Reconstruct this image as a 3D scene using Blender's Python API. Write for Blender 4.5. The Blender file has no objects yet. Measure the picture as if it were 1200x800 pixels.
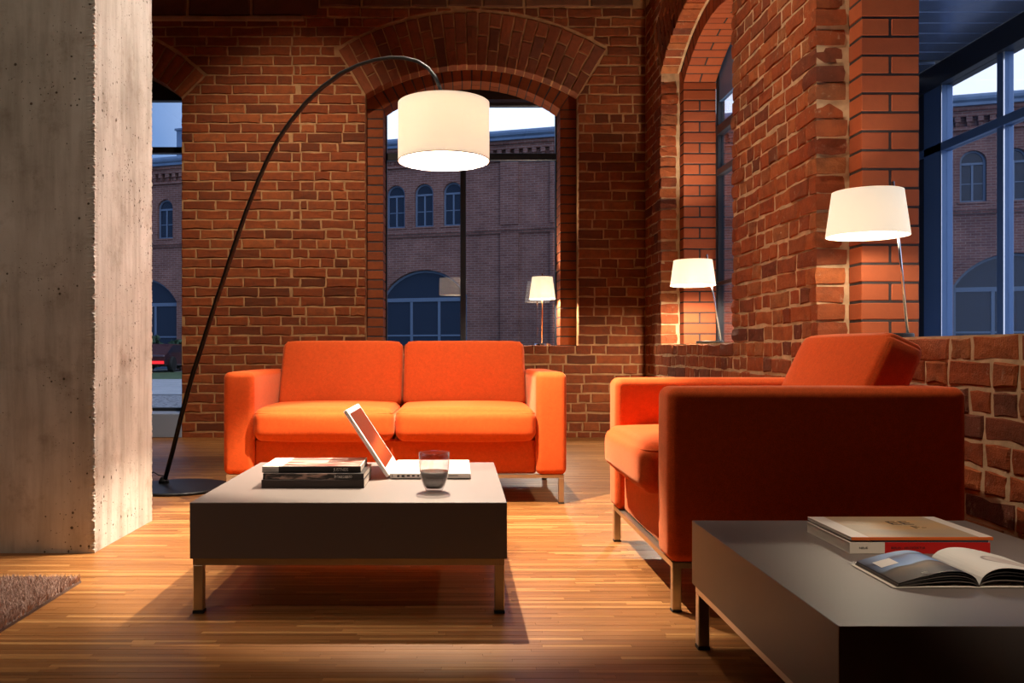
import bpy, bmesh, math, random
from mathutils import Vector, Matrix
import numpy as np

# ------------------------------------------------------------------ camera, sky, exposure
SC = bpy.context.scene
COL = SC.collection
PI = math.pi

cam_d = bpy.data.cameras.new('camera')
cam_d.sensor_width = 36.0
cam_d.lens = 36.0 * 1014.0 / 1200.0
cam_d.shift_x = 65.0 / 1200.0
cam_d.shift_y = 11.0 / 1200.0
cam_d.clip_end = 400
cam = bpy.data.objects.new('camera', cam_d)
cam.location = (0, 0, 0.75)
cam.rotation_euler = (PI / 2, 0, 0)
COL.objects.link(cam)
SC.camera = cam

SC.view_settings.view_transform = 'Standard'
SC.view_settings.look = 'None'
SC.view_settings.exposure = 0.0
SC.view_settings.gamma = 1.0
SC.view_settings.use_curve_mapping = False
try:
    SC.cycles.use_denoising = True
    SC.cycles.denoiser = 'OPENIMAGEDENOISE'
    SC.cycles.max_bounces = 10
    SC.cycles.diffuse_bounces = 5
    SC.cycles.transparent_max_bounces = 16
    SC.cycles.sample_clamp_indirect = 6.0
    SC.cycles.caustics_reflective = False
    SC.cycles.caustics_refractive = False
except Exception:
    pass

SKY_STRENGTH = 0.95
LAMP_ARC = 420.0          # bulb of the arc lamp, watts
LAMP_TABLE = 11.0
LAMP_SILL = 110.0
BOOK_W = 420.0
SPOT_W = 1500.0
FORE_W = 130.0
CHAIR_W = 470.0
LEFT_W = 750.0
PILLAR_W = 1050.0
BACK_W = 950.0
RIGHT_W = 760.0
FILL_W = 175.0
WARM = (1.0, 0.84, 0.63)

world = bpy.data.worlds.new('dusk_sky')
SC.world = world
world.use_nodes = True
wn = world.node_tree
wn.nodes.clear()
w_out = wn.nodes.new('ShaderNodeOutputWorld')
w_bg = wn.nodes.new('ShaderNodeBackground')
w_tc = wn.nodes.new('ShaderNodeTexCoord')
w_sep = wn.nodes.new('ShaderNodeSeparateXYZ')
w_noise = wn.nodes.new('ShaderNodeTexNoise')
w_noise.inputs['Scale'].default_value = 2.2
w_noise.inputs['Detail'].default_value = 4
w_add = wn.nodes.new('ShaderNodeMath'); w_add.operation = 'MULTIPLY_ADD'
w_add.inputs[1].default_value = 0.22
w_ramp = wn.nodes.new('ShaderNodeValToRGB')
w_ramp.color_ramp.elements[0].position = 0.02
w_ramp.color_ramp.elements[0].color = (0.26, 0.45, 0.85, 1)
w_ramp.color_ramp.elements[1].position = 0.22
w_ramp.color_ramp.elements[1].color = (1.45, 1.62, 2.0, 1)
w_map = wn.nodes.new('ShaderNodeMapRange')     # the west (right) glows whiter than the east
w_map.inputs['From Min'].default_value = -0.40
w_map.inputs['From Max'].default_value = 0.60
wn.links.new(w_tc.outputs['Generated'], w_sep.inputs[0])
wn.links.new(w_tc.outputs['Generated'], w_noise.inputs['Vector'])
wn.links.new(w_sep.outputs['X'], w_map.inputs['Value'])
wn.links.new(w_noise.outputs['Fac'], w_add.inputs[0])
wn.links.new(w_map.outputs['Result'], w_add.inputs[2])
w_sub = wn.nodes.new('ShaderNodeMath'); w_sub.operation = 'SUBTRACT'
w_sub.inputs[1].default_value = 0.18
wn.links.new(w_add.outputs[0], w_sub.inputs[0])
wn.links.new(w_sub.outputs[0], w_ramp.inputs['Fac'])
wn.links.new(w_ramp.outputs['Color'], w_bg.inputs['Color'])
w_bg.inputs['Strength'].default_value = SKY_STRENGTH
wn.links.new(w_bg.outputs[0], w_out.inputs['Surface'])

# ------------------------------------------------------------------ helpers
def link(o, parent=None):
    COL.objects.link(o)
    if parent is not None:
        o.parent = parent
    return o

def tag(o, label=None, cat=None, group=None, kind=None):
    if label: o['label'] = label
    if cat: o['category'] = cat
    if group: o['group'] = group
    if kind: o['kind'] = kind
    return o

def empty(name, loc=(0, 0, 0), rz=0.0, label=None, cat=None, group=None, kind=None):
    o = bpy.data.objects.new(name, None)
    o.empty_display_size = 0.1
    o.location = loc
    o.rotation_euler = (0, 0, rz)
    COL.objects.link(o)
    return tag(o, label, cat, group, kind)

def mesh_obj(name, me, mat=None, parent=None, loc=None, rot=None, smooth=False):
    if mat is not None and not me.materials:
        me.materials.append(mat)
    if smooth:
        me.polygons.foreach_set('use_smooth', [True] * len(me.polygons))
    o = bpy.data.objects.new(name, me)
    link(o, parent)
    if loc is not None: o.location = loc
    if rot is not None: o.rotation_euler = rot
    return o

class MB:
    """collects pieces of ONE part"""
    def __init__(self):
        self.v = []; self.f = []
    def add(self, vs, fs):
        b = len(self.v)
        self.v += [tuple(p) for p in vs]
        self.f += [tuple(i + b for i in f) for f in fs]
        return self
    def box(self, x0, x1, y0, y1, z0, z1):
        return self.add([(x0,y0,z0),(x1,y0,z0),(x1,y1,z0),(x0,y1,z0),(x0,y0,z1),(x1,y0,z1),(x1,y1,z1),(x0,y1,z1)],
                        [(0,3,2,1),(4,5,6,7),(0,1,5,4),(1,2,6,5),(2,3,7,6),(3,0,4,7)])
    def prism(self, poly, y0, y1):
        """poly of (x,z) counter-clockwise seen from -y, from depth y0 (front) to y1"""
        n = len(poly)
        vs = [(u, y0, v) for u, v in poly] + [(u, y1, v) for u, v in poly]
        fs = [tuple(range(n)), tuple(range(2*n-1, n-1, -1))]
        for i in range(n):
            j = (i + 1) % n
            fs.append((i + n, j + n, j, i))
        return self.add(vs, fs)
    def zprism(self, poly, z0, z1):
        n = len(poly)
        vs = [(u, v, z0) for u, v in poly] + [(u, v, z1) for u, v in poly]
        fs = [tuple(range(n-1, -1, -1)), tuple(range(n, 2*n))]
        for i in range(n):
            j = (i + 1) % n
            fs.append((i, j, j + n, i + n))
        return self.add(vs, fs)
    def tube(self, pts, r, n=10, caps=True):
        pts = [Vector(p) for p in pts]
        rs = r if isinstance(r, (list, tuple)) else [r] * len(pts)
        rings = []
        up = Vector((0.123, 0.97, 0.21)).normalized()
        for i, p in enumerate(pts):
            t = (pts[min(i+1, len(pts)-1)] - pts[max(i-1, 0)]).normalized()
            a = t.cross(up)
            if a.length < 1e-4: a = t.cross(Vector((1, 0, 0)))
            a.normalize()
            b = t.cross(a).normalized()
            up = a.cross(t) if abs(a.cross(t).dot(up)) > 0 else up
            rings.append([p + (a*math.cos(2*PI*k/n) + b*math.sin(2*PI*k/n)) * rs[i] for k in range(n)])
        vs = [v for r_ in rings for v in r_]
        fs = []
        for i in range(len(rings)-1):
            for k in range(n):
                k2 = (k+1) % n
                fs.append((i*n+k, i*n+k2, (i+1)*n+k2, (i+1)*n+k))
        if caps:
            fs.append(tuple(range(n-1, -1, -1)))
            fs.append(tuple((len(rings)-1)*n + k for k in range(n)))
        return self.add(vs, fs)
    def lathe(self, prof, n=48, c=(0, 0, 0), closed=False):
        """prof of (r,z); r=0 ends are fanned"""
        b0 = len(self.v)
        vs = []; fs = []
        for r, z in prof:
            for k in range(n):
                a = 2*PI*k/n
                vs.append((c[0] + r*math.cos(a), c[1] + r*math.sin(a), c[2] + z))
        m = len(prof)
        for i in range(m if closed else m-1):
            i2 = (i+1) % m
            for k in range(n):
                k2 = (k+1) % n
                fs.append((i*n+k, i*n+k2, i2*n+k2, i2*n+k))
        return self.add(vs, fs)
    def mesh(self, name='m', bevel=0.0, seg=2, clean=False):
        me = bpy.data.meshes.new(name)
        me.from_pydata(self.v, [], self.f)
        me.validate()
        if bevel or clean:
            bm = bmesh.new(); bm.from_mesh(me)
            if clean: bmesh.ops.remove_doubles(bm, verts=bm.verts, dist=1e-6)
            bmesh.ops.recalc_face_normals(bm, faces=bm.faces)
            if bevel:
                bmesh.ops.bevel(bm, geom=[e for e in bm.edges if e.calc_face_angle(0) > 0.5], offset=bevel, segments=seg,
                                affect='EDGES', profile=0.5, clamp_overlap=True)
            bm.to_mesh(me); bm.free()
        me.update()
        return me
    def build(self, name, mat, parent=None, bevel=0.0, seg=2, smooth=False, clean=False, loc=None, rot=None):
        o = mesh_obj(name, self.mesh(name, bevel, seg, clean), mat, parent, loc, rot, smooth)
        return o

def box_part(name, mat, parent, x0, x1, y0, y1, z0, z1, bevel=0.002, seg=1):
    return MB().box(x0, x1, y0, y1, z0, z1).build(name, mat, parent, bevel=bevel, seg=seg)

def smooth_by_angle(o, ang=35):
    me = o.data
    me.polygons.foreach_set('use_smooth', [True] * len(me.polygons))
    bm = bmesh.new(); bm.from_mesh(me)
    for e in bm.edges:
        e.smooth = e.calc_face_angle(0) < math.radians(ang)
    bm.to_mesh(me); bm.free()
    return o

def soft_box(sx, sy, sz, r, nx=14, ny=14, nz=8, bulge=(0, 0, 0), wob=0.0, seed=0, rc=0.0):
    """rounded, upholstered box centred at the origin; bulge swells the x, y and z faces"""
    rng = random.Random(seed)
    bm = bmesh.new()
    bmesh.ops.create_cube(bm, size=2.0)
    def cut(axis, n):
        for i in range(1, n):
            t = -1 + 2*i/n
            no = [0, 0, 0]; no[axis] = 1
            co = [0, 0, 0]; co[axis] = t
            bmesh.ops.bisect_plane(bm, geom=bm.verts[:] + bm.edges[:] + bm.faces[:], plane_co=co, plane_no=no)
    # denser near the rim
    for axis, n, s in ((0, nx, sx), (1, ny, sy), (2, nz, sz)):
        h = s / 2
        ts = set()
        for k in range(1, 5):
            q = 1 - (r * (k / 4) ** 1.0) / h
            ts.add(round(q, 5)); ts.add(round(-q, 5))
        lim = 1 - r / h
        for i in range(1, n):
            ts.add(round(-lim + 2 * lim * i / n, 5))
        for t in sorted(ts):
            if abs(t) >= 0.9999: continue
            no = [0, 0, 0]; no[axis] = 1
            co = [0, 0, 0]; co[axis] = t
            bmesh.ops.bisect_plane(bm, geom=bm.verts[:] + bm.edges[:] + bm.faces[:], plane_co=co, plane_no=no)
    hs = Vector((sx/2, sy/2, sz/2))
    ph = [rng.uniform(0, 6) for _ in range(6)]
    for v in bm.verts:
        q = v.co.copy()
        p = Vector((q.x*hs.x, q.y*hs.y, q.z*hs.z))
        inner = Vector((max(-hs.x+r, min(hs.x-r, p.x)), max(-hs.y+r, min(hs.y-r, p.y)), max(-hs.z+r, min(hs.z-r, p.z))))
        d = p - inner
        if d.length > 1e-9:
            m = max(abs(d.x), abs(d.y), abs(d.z))
            p = inner + d.normalized() * m
        if rc:                                     # round the outline's corners too
            ex, ez = abs(p.x)-(hs.x-rc), abs(p.z)-(hs.z-rc)
            if ex > 0 and ez > 0:
                k = max(ex, ez)/math.hypot(ex, ez)
                p.x = math.copysign(hs.x-rc+ex*k, p.x); p.z = math.copysign(hs.z-rc+ez*k, p.z)
        fx = (1 - q.x*q.x); fy = (1 - q.y*q.y); fz = (1 - q.z*q.z)
        p.z += bulge[2] * (fx*fy) ** 0.5 * q.z
        p.x += bulge[0] * (fy*fz) ** 0.5 * q.x
        p.y += bulge[1] * (fx*fz) ** 0.5 * q.y
        if wob:
            p.z += wob * math.sin(p.x*9 + ph[0]) * math.sin(p.y*7 + ph[1]) * fx * fy
            p.y += wob * math.sin(p.x*11 + ph[2]) * math.sin(p.z*13 + ph[3]) * fx * fz
        v.co = p
    me = bpy.data.meshes.new('soft')
    bm.to_mesh(me); bm.free()
    return me

def rim_loop(sx, sy, z, r, n=8, bulge=0):
    """rounded rectangle of points in the xy plane at height z"""
    pts = []
    for cx, cy, a0 in ((1, 1, 0), (-1, 1, PI/2), (-1, -1, PI), (1, -1, 3*PI/2)):
        for k in range(n+1):
            a = a0 + PI/2*k/n
            pts.append((cx*(sx/2 - r) + r*math.cos(a), cy*(sy/2 - r) + r*math.sin(a), z))
    pts.append(pts[0])
    return pts

# ------------------------------------------------------------------ materials
def new_mat(name):
    m = bpy.data.materials.new(name)
    m.use_nodes = True
    nt = m.node_tree
    nt.nodes.clear()
    out = nt.nodes.new('ShaderNodeOutputMaterial')
    return m, nt, out

def N(nt, t, **kw):
    n = nt.nodes.new(t)
    for k, v in kw.items():
        if k in n.inputs: n.inputs[k].default_value = v
        else: setattr(n, k, v)
    return n

def ramp(nt, stops, interp='LINEAR'):
    r = nt.nodes.new('ShaderNodeValToRGB')
    r.color_ramp.interpolation = interp
    e = r.color_ramp.elements
    while len(e) < len(stops): e.new(0.5)
    for i, (p, c) in enumerate(stops):
        e[i].position = p
        e[i].color = (c[0], c[1], c[2], 1) if len(c) == 3 else c
    return r

def simple(name, col, rough=0.5, metal=0.0, noise=0.0, nscale=20, bump=0.0, bscale=200, spec=0.5, sheen=0.0, coat=0.0):
    m, nt, out = new_mat(name)
    p = N(nt, 'ShaderNodeBsdfPrincipled')
    p.inputs['Base Color'].default_value = (*col, 1)
    p.inputs['Roughness'].default_value = rough
    p.inputs['Metallic'].default_value = metal
    p.inputs['Specular IOR Level'].default_value = spec
    if sheen: p.inputs['Sheen Weight'].default_value = sheen
    if coat: p.inputs['Coat Weight'].default_value = coat
    tc = N(nt, 'ShaderNodeTexCoord')
    if noise:
        nz = N(nt, 'ShaderNodeTexNoise', Scale=nscale, Detail=5.0)
        nt.links.new(tc.outputs['Object'], nz.inputs['Vector'])
        r = ramp(nt, [(0.3, tuple(c*(1-noise) for c in col)), (0.7, tuple(min(1, c*(1+noise)) for c in col))])
        nt.links.new(nz.outputs['Fac'], r.inputs['Fac'])
        nt.links.new(r.outputs['Color'], p.inputs['Base Color'])
    if bump:
        nb = N(nt, 'ShaderNodeTexNoise', Scale=bscale, Detail=3.0)
        nt.links.new(tc.outputs['Object'], nb.inputs['Vector'])
        b = N(nt, 'ShaderNodeBump', Strength=bump, Distance=0.002)
        nt.links.new(nb.outputs['Fac'], b.inputs['Height'])
        nt.links.new(b.outputs['Normal'], p.inputs['Normal'])
    nt.links.new(p.outputs[0], out.inputs['Surface'])
    return m

def brick_mat(name, stops, rough=0.9, dirt=(0.06, 0.03, 0.02), dirt_amt=0.5, bump=0.6, bscale=60, fine=260, lime=0.0, spec=0.2):
    """every brick takes its own tone, each piece at random"""
    m, nt, out = new_mat(name)
    p = N(nt, 'ShaderNodeBsdfPrincipled', Roughness=rough)
    p.inputs['Specular IOR Level'].default_value = spec
    oi = N(nt, 'ShaderNodeObjectInfo'); ge = N(nt, 'ShaderNodeNewGeometry'); tc = N(nt, 'ShaderNodeTexCoord')
    a = N(nt, 'ShaderNodeMath', operation='ADD'); fr = N(nt, 'ShaderNodeMath', operation='FRACT')
    nt.links.new(oi.outputs['Random'], a.inputs[0]); nt.links.new(ge.outputs['Random Per Island'], a.inputs[1])
    nt.links.new(a.outputs[0], fr.inputs[0])
    r = ramp(nt, stops)
    nt.links.new(fr.outputs[0], r.inputs['Fac'])
    nz = N(nt, 'ShaderNodeTexNoise', Scale=bscale * 0.35, Detail=6.0, Roughness=0.65)
    nt.links.new(ge.outputs['Position'], nz.inputs['Vector'])
    rd = ramp(nt, [(0.42, (0, 0, 0)), (0.72, (1, 1, 1))])
    nt.links.new(nz.outputs['Fac'], rd.inputs['Fac'])
    mx = N(nt, 'ShaderNodeMix', data_type='RGBA')
    sc = N(nt, 'ShaderNodeMath', operation='MULTIPLY'); sc.inputs[1].default_value = dirt_amt
    nt.links.new(rd.outputs['Color'], sc.inputs[0])
    nt.links.new(sc.outputs[0], mx.inputs[0])
    nt.links.new(r.outputs['Color'], mx.inputs[6]); mx.inputs[7].default_value = (*dirt, 1)
    last = mx.outputs[2]
    if lime:
        nl = N(nt, 'ShaderNodeTexNoise', Scale=26.0, Detail=7.0, Roughness=0.7)
        nt.links.new(ge.outputs['Position'], nl.inputs['Vector'])
        rl = ramp(nt, [(0.6, (0, 0, 0)), (0.74, (lime, lime, lime))])
        nt.links.new(nl.outputs['Fac'], rl.inputs['Fac'])
        m2 = N(nt, 'ShaderNodeMix', data_type='RGBA')
        nt.links.new(rl.outputs['Color'], m2.inputs[0]); nt.links.new(last, m2.inputs[6]); m2.inputs[7].default_value = (0.55, 0.42, 0.28, 1)
        last = m2.outputs[2]
    nt.links.new(last, p.inputs['Base Color'])
    n1 = N(nt, 'ShaderNodeTexNoise', Scale=bscale, Detail=6.0, Roughness=0.7)
    n2 = N(nt, 'ShaderNodeTexNoise', Scale=fine, Detail=3.0)
    nt.links.new(ge.outputs['Position'], n1.inputs['Vector']); nt.links.new(ge.outputs['Position'], n2.inputs['Vector'])
    ad = N(nt, 'ShaderNodeMath', operation='MULTIPLY_ADD'); ad.inputs[1].default_value = 0.35
    nt.links.new(n2.outputs['Fac'], ad.inputs[0]); nt.links.new(n1.outputs['Fac'], ad.inputs[2])
    b = N(nt, 'ShaderNodeBump', Strength=bump, Distance=0.008)
    nt.links.new(ad.outputs[0], b.inputs['Height']); nt.links.new(b.outputs['Normal'], p.inputs['Normal'])
    nt.links.new(p.outputs[0], out.inputs['Surface'])
    return m

M = {}
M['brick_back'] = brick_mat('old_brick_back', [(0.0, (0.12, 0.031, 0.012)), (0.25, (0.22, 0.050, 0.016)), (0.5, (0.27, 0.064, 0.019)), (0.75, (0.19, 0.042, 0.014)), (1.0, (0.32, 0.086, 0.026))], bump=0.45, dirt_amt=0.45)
M['brick_right'] = brick_mat('old_brick_right', [(0.0, (0.15, 0.045, 0.028)), (0.15, (0.40, 0.105, 0.034)), (0.4, (0.33, 0.072, 0.024)), (0.6, (0.46, 0.135, 0.044)), (0.8, (0.25, 0.060, 0.026)), (0.92, (0.42, 0.15, 0.055)), (1.0, (0.17, 0.055, 0.035))], bump=0.9, dirt_amt=0.5, bscale=45, lime=0.5)
M['brick_new'] = brick_mat('smooth_red_brick', [(0.0, (0.33, 0.078, 0.030)), (0.5, (0.40, 0.10, 0.036)), (1.0, (0.36, 0.088, 0.032))], bump=0.15, dirt_amt=0.12, rough=0.75)
M['brick_arch'] = brick_mat('arch_brick', [(0.0, (0.13, 0.04, 0.02)), (0.3, (0.26, 0.07, 0.028)), (0.6, (0.21, 0.055, 0.024)), (0.85, (0.29, 0.075, 0.03)), (1.0, (0.12, 0.045, 0.03))], bump=0.35, dirt_amt=0.4)
M['brick_lining'] = brick_mat('back_lining_brick', [(0.0, (0.20, 0.050, 0.018)), (0.5, (0.27, 0.070, 0.024)), (1.0, (0.23, 0.06, 0.021))], bump=0.2, dirt_amt=0.3)  # darker than the smooth brick: the set-back lining's shade is painted into its tone
M['stone'] = brick_mat('dark_stone_block', [(0.0, (0.16, 0.06, 0.03)), (0.5, (0.12, 0.045, 0.024)), (1.0, (0.20, 0.08, 0.04))], bump=0.5, dirt_amt=0.6, bscale=20)
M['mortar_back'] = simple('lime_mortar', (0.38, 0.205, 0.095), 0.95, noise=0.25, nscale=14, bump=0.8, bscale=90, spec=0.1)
M['mortar_right'] = simple('pale_lime_mortar', (0.58, 0.40, 0.24), 0.95, noise=0.25, nscale=14, bump=1.0, bscale=70, spec=0.1)
M['joint_dark'] = simple('dark_grey_joint', (0.055, 0.045, 0.045), 0.9, noise=0.2, spec=0.1)
M['ledge'] = simple('plaster_ledge', (0.36, 0.20, 0.12), 0.9, noise=0.2, nscale=8, bump=0.5, bscale=60)
M['room_wall'] = simple('dim_plaster', (0.10, 0.07, 0.055), 0.9, noise=0.1, nscale=3)
M['black_metal'] = simple('black_painted_steel', (0.008, 0.008, 0.009), 0.45, spec=0.3)
M['frame_dark'] = simple('black_window_frame', (0.014, 0.016, 0.022), 0.4)
M['frame_blue'] = simple('blue_grey_aluminium', (0.095, 0.18, 0.37), 0.35, metal=0.25)
M['soffit'] = simple('soffit_metal', (0.20, 0.27, 0.44), 0.25, metal=0.6)
M['steel'] = simple('brushed_steel', (0.60, 0.53, 0.44), 0.34, metal=1.0, bump=0.1, bscale=400)
M['chrome'] = simple('chrome', (0.75, 0.75, 0.78), 0.12, metal=1.0)
M['glide'] = simple('black_glide', (0.02, 0.02, 0.02), 0.6)
M['taupe'] = simple('taupe_lacquer', (0.165, 0.132, 0.122), 0.44, noise=0.03, nscale=3, spec=0.5)
M['white_plastic'] = simple('white_plastic', (0.78, 0.76, 0.73), 0.3)
M['paper'] = simple('paper_edges', (0.70, 0.64, 0.55), 0.8, bump=0.4, bscale=500)
M['white_sill'] = simple('pale_sill_panel', (0.24, 0.29, 0.40), 0.35)

def fabric(name, col):
    m, nt, out = new_mat(name)
    p = N(nt, 'ShaderNodeBsdfPrincipled', Roughness=0.85)
    p.inputs['Specular IOR Level'].default_value = 0.15
    p.inputs['Sheen Weight'].default_value = 0.25
    p.inputs['Sheen Roughness'].default_value = 0.4
    p.inputs['Sheen Tint'].default_value = (1.0, 0.60, 0.34, 1)
    tc = N(nt, 'ShaderNodeTexCoord')
    n1 = N(nt, 'ShaderNodeTexNoise', Scale=420.0, Detail=2.0)
    n2 = N(nt, 'ShaderNodeTexNoise', Scale=60.0, Detail=4.0)
    nt.links.new(tc.outputs['Object'], n1.inputs['Vector']); nt.links.new(tc.outputs['Object'], n2.inputs['Vector'])
    ad = N(nt, 'ShaderNodeMath', operation='MULTIPLY_ADD'); ad.inputs[1].default_value = 0.4
    nt.links.new(n2.outputs['Fac'], ad.inputs[0]); nt.links.new(n1.outputs['Fac'], ad.inputs[2])
    r = ramp(nt, [(0.45, tuple(c*0.78 for c in col)), (0.95, tuple(min(1, c*1.2) for c in col))])
    nt.links.new(ad.outputs[0], r.inputs['Fac']); nt.links.new(r.outputs['Color'], p.inputs['Base Color'])
    b = N(nt, 'ShaderNodeBump', Strength=0.25, Distance=0.0015)
    nt.links.new(n1.outputs['Fac'], b.inputs['Height']); nt.links.new(b.outputs['Normal'], p.inputs['Normal'])
    nt.links.new(p.outputs[0], out.inputs['Surface'])
    return m
M['orange'] = fabric('orange_felt', (0.60, 0.082, 0.013))
M['seam'] = fabric('orange_piping', (0.52, 0.08, 0.014))

def glass_mat(name, tint=(1, 1, 1), ior=1.6, gloss_rough=0.0):
    m, nt, out = new_mat(name)
    tr = N(nt, 'ShaderNodeBsdfTransparent'); tr.inputs['Color'].default_value = (*tint, 1)
    gl = N(nt, 'ShaderNodeBsdfGlossy'); gl.inputs['Roughness'].default_value = gloss_rough
    fr = N(nt, 'ShaderNodeFresnel', IOR=ior)
    ge = N(nt, 'ShaderNodeNewGeometry')             # the far side of a pane reflects like its near side
    mi = N(nt, 'ShaderNodeMapRange'); mi.inputs['To Min'].default_value = ior; mi.inputs['To Max'].default_value = 1/ior
    nt.links.new(ge.outputs['Backfacing'], mi.inputs['Value']); nt.links.new(mi.outputs['Result'], fr.inputs['IOR'])
    mx = N(nt, 'ShaderNodeMixShader')
    nt.links.new(fr.outputs[0], mx.inputs[0]); nt.links.new(tr.outputs[0], mx.inputs[1]); nt.links.new(gl.outputs[0], mx.inputs[2])
    nt.links.new(mx.outputs[0], out.inputs['Surface'])
    return m
M['pane'] = glass_mat('window_glass', (0.93, 0.95, 0.98), 1.8)
M['tumbler'] = glass_mat('tumbler_glass', (0.84, 0.82, 0.83), 1.5)

def shade_mat(name, col, emit, gaps):
    m, nt, out = new_mat(name)
    tl = N(nt, 'ShaderNodeBsdfTranslucent'); tl.inputs['Color'].default_value = (*col, 1)
    df = N(nt, 'ShaderNodeBsdfDiffuse'); df.inputs['Color'].default_value = (0.85, 0.80, 0.70, 1)
    em = N(nt, 'ShaderNodeEmission'); em.inputs['Color'].default_value = (1.0, 0.90, 0.74, 1); em.inputs['Strength'].default_value = emit
    mx = N(nt, 'ShaderNodeMixShader'); mx.inputs[0].default_value = 0.9
    ad = N(nt, 'ShaderNodeAddShader')
    tc = N(nt, 'ShaderNodeTexCoord')
    nz = N(nt, 'ShaderNodeTexWave', Scale=60.0, Distortion=4.0, Detail=2.0)
    nt.links.new(tc.outputs['Object'], nz.inputs['Vector'])
    b = N(nt, 'ShaderNodeBump', Strength=0.05, Distance=0.001)
    nt.links.new(nz.outputs['Fac'], b.inputs['Height']); nt.links.new(b.outputs['Normal'], df.inputs['Normal'])
    nt.links.new(tl.outputs[0], mx.inputs[1]); nt.links.new(df.outputs[0], mx.inputs[2])
    nt.links.new(mx.outputs[0], ad.inputs[0]); nt.links.new(em.outputs[0], ad.inputs[1])
    wv = N(nt, 'ShaderNodeBsdfTransparent'); wv.inputs['Color'].default_value = (1.0, 0.93, 0.82, 1)     # the weave's gaps
    wx = N(nt, 'ShaderNodeMixShader'); wx.inputs[0].default_value = gaps
    nt.links.new(ad.outputs[0], wx.inputs[1]); nt.links.new(wv.outputs[0], wx.inputs[2])
    nt.links.new(wx.outputs[0], out.inputs['Surface'])
    return m
M['shade_big'] = shade_mat('arc_lamp_shade', (0.50, 0.42, 0.31), 0.42, 0.01)
M['shade_small'] = shade_mat('table_lamp_shade', (0.50, 0.42, 0.31), 0.50, 0.05)

def bulb_mat():
    m, nt, out = new_mat('lit_bulb')
    em = N(nt, 'ShaderNodeEmission'); em.inputs['Color'].default_value = (1, 0.8, 0.55, 1); em.inputs['Strength'].default_value = 6.0
    tr = N(nt, 'ShaderNodeBsdfTransparent'); ad = N(nt, 'ShaderNodeAddShader')      # clear glass round a glowing filament
    nt.links.new(em.outputs[0], ad.inputs[0]); nt.links.new(tr.outputs[0], ad.inputs[1])
    nt.links.new(ad.outputs[0], out.inputs['Surface'])
    return m
M['bulb'] = bulb_mat()

# wood strips of the parquet
def wood_mat():
    m, nt, out = new_mat('oak_strip_parquet')
    p = N(nt, 'ShaderNodeBsdfPrincipled', Roughness=0.36)
    p.inputs['Specular IOR Level'].default_value = 0.32
    ge = N(nt, 'ShaderNodeNewGeometry')
    r = ramp(nt, [(0.0, (0.20, 0.078, 0.022)), (0.3, (0.30, 0.126, 0.037)), (0.6, (0.25, 0.100, 0.029)), (0.85, (0.37, 0.168, 0.052)), (1.0, (0.50, 0.255, 0.090))])
    nt.links.new(ge.outputs['Random Per Island'], r.inputs['Fac'])
    mp = N(nt, 'ShaderNodeMapping'); mp.inputs['Scale'].default_value = (4, 90, 4)
    nt.links.new(ge.outputs['Position'], mp.inputs['Vector'])
    nz = N(nt, 'ShaderNodeTexNoise', Scale=2.0, Detail=6.0, Roughness=0.65)
    nt.links.new(mp.outputs['Vector'], nz.inputs['Vector'])
    g = ramp(nt, [(0.3, (0.72, 0.68, 0.64)), (0.7, (1.12, 1.1, 1.08))])
    nt.links.new(nz.outputs['Fac'], g.inputs['Fac'])
    mx = N(nt, 'ShaderNodeMix', data_type='RGBA', blend_type='MULTIPLY'); mx.inputs[0].default_value = 1.0
    nt.links.new(r.outputs['Color'], mx.inputs[6]); nt.links.new(g.outputs['Color'], mx.inputs[7])
    nt.links.new(mx.outputs[2], p.inputs['Base Color'])
    rr = ramp(nt, [(0.3, (0.34, 0.34, 0.34)), (0.7, (0.48, 0.48, 0.48))])
    nt.links.new(nz.outputs['Fac'], rr.inputs['Fac']); nt.links.new(rr.outputs['Color'], p.inputs['Roughness'])
    nt.links.new(p.outputs[0], out.inputs['Surface'])
    return m
M['wood'] = wood_mat()
M['wood_dark'] = simple('parquet_bed', (0.05, 0.022, 0.009), 0.7)

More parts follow.
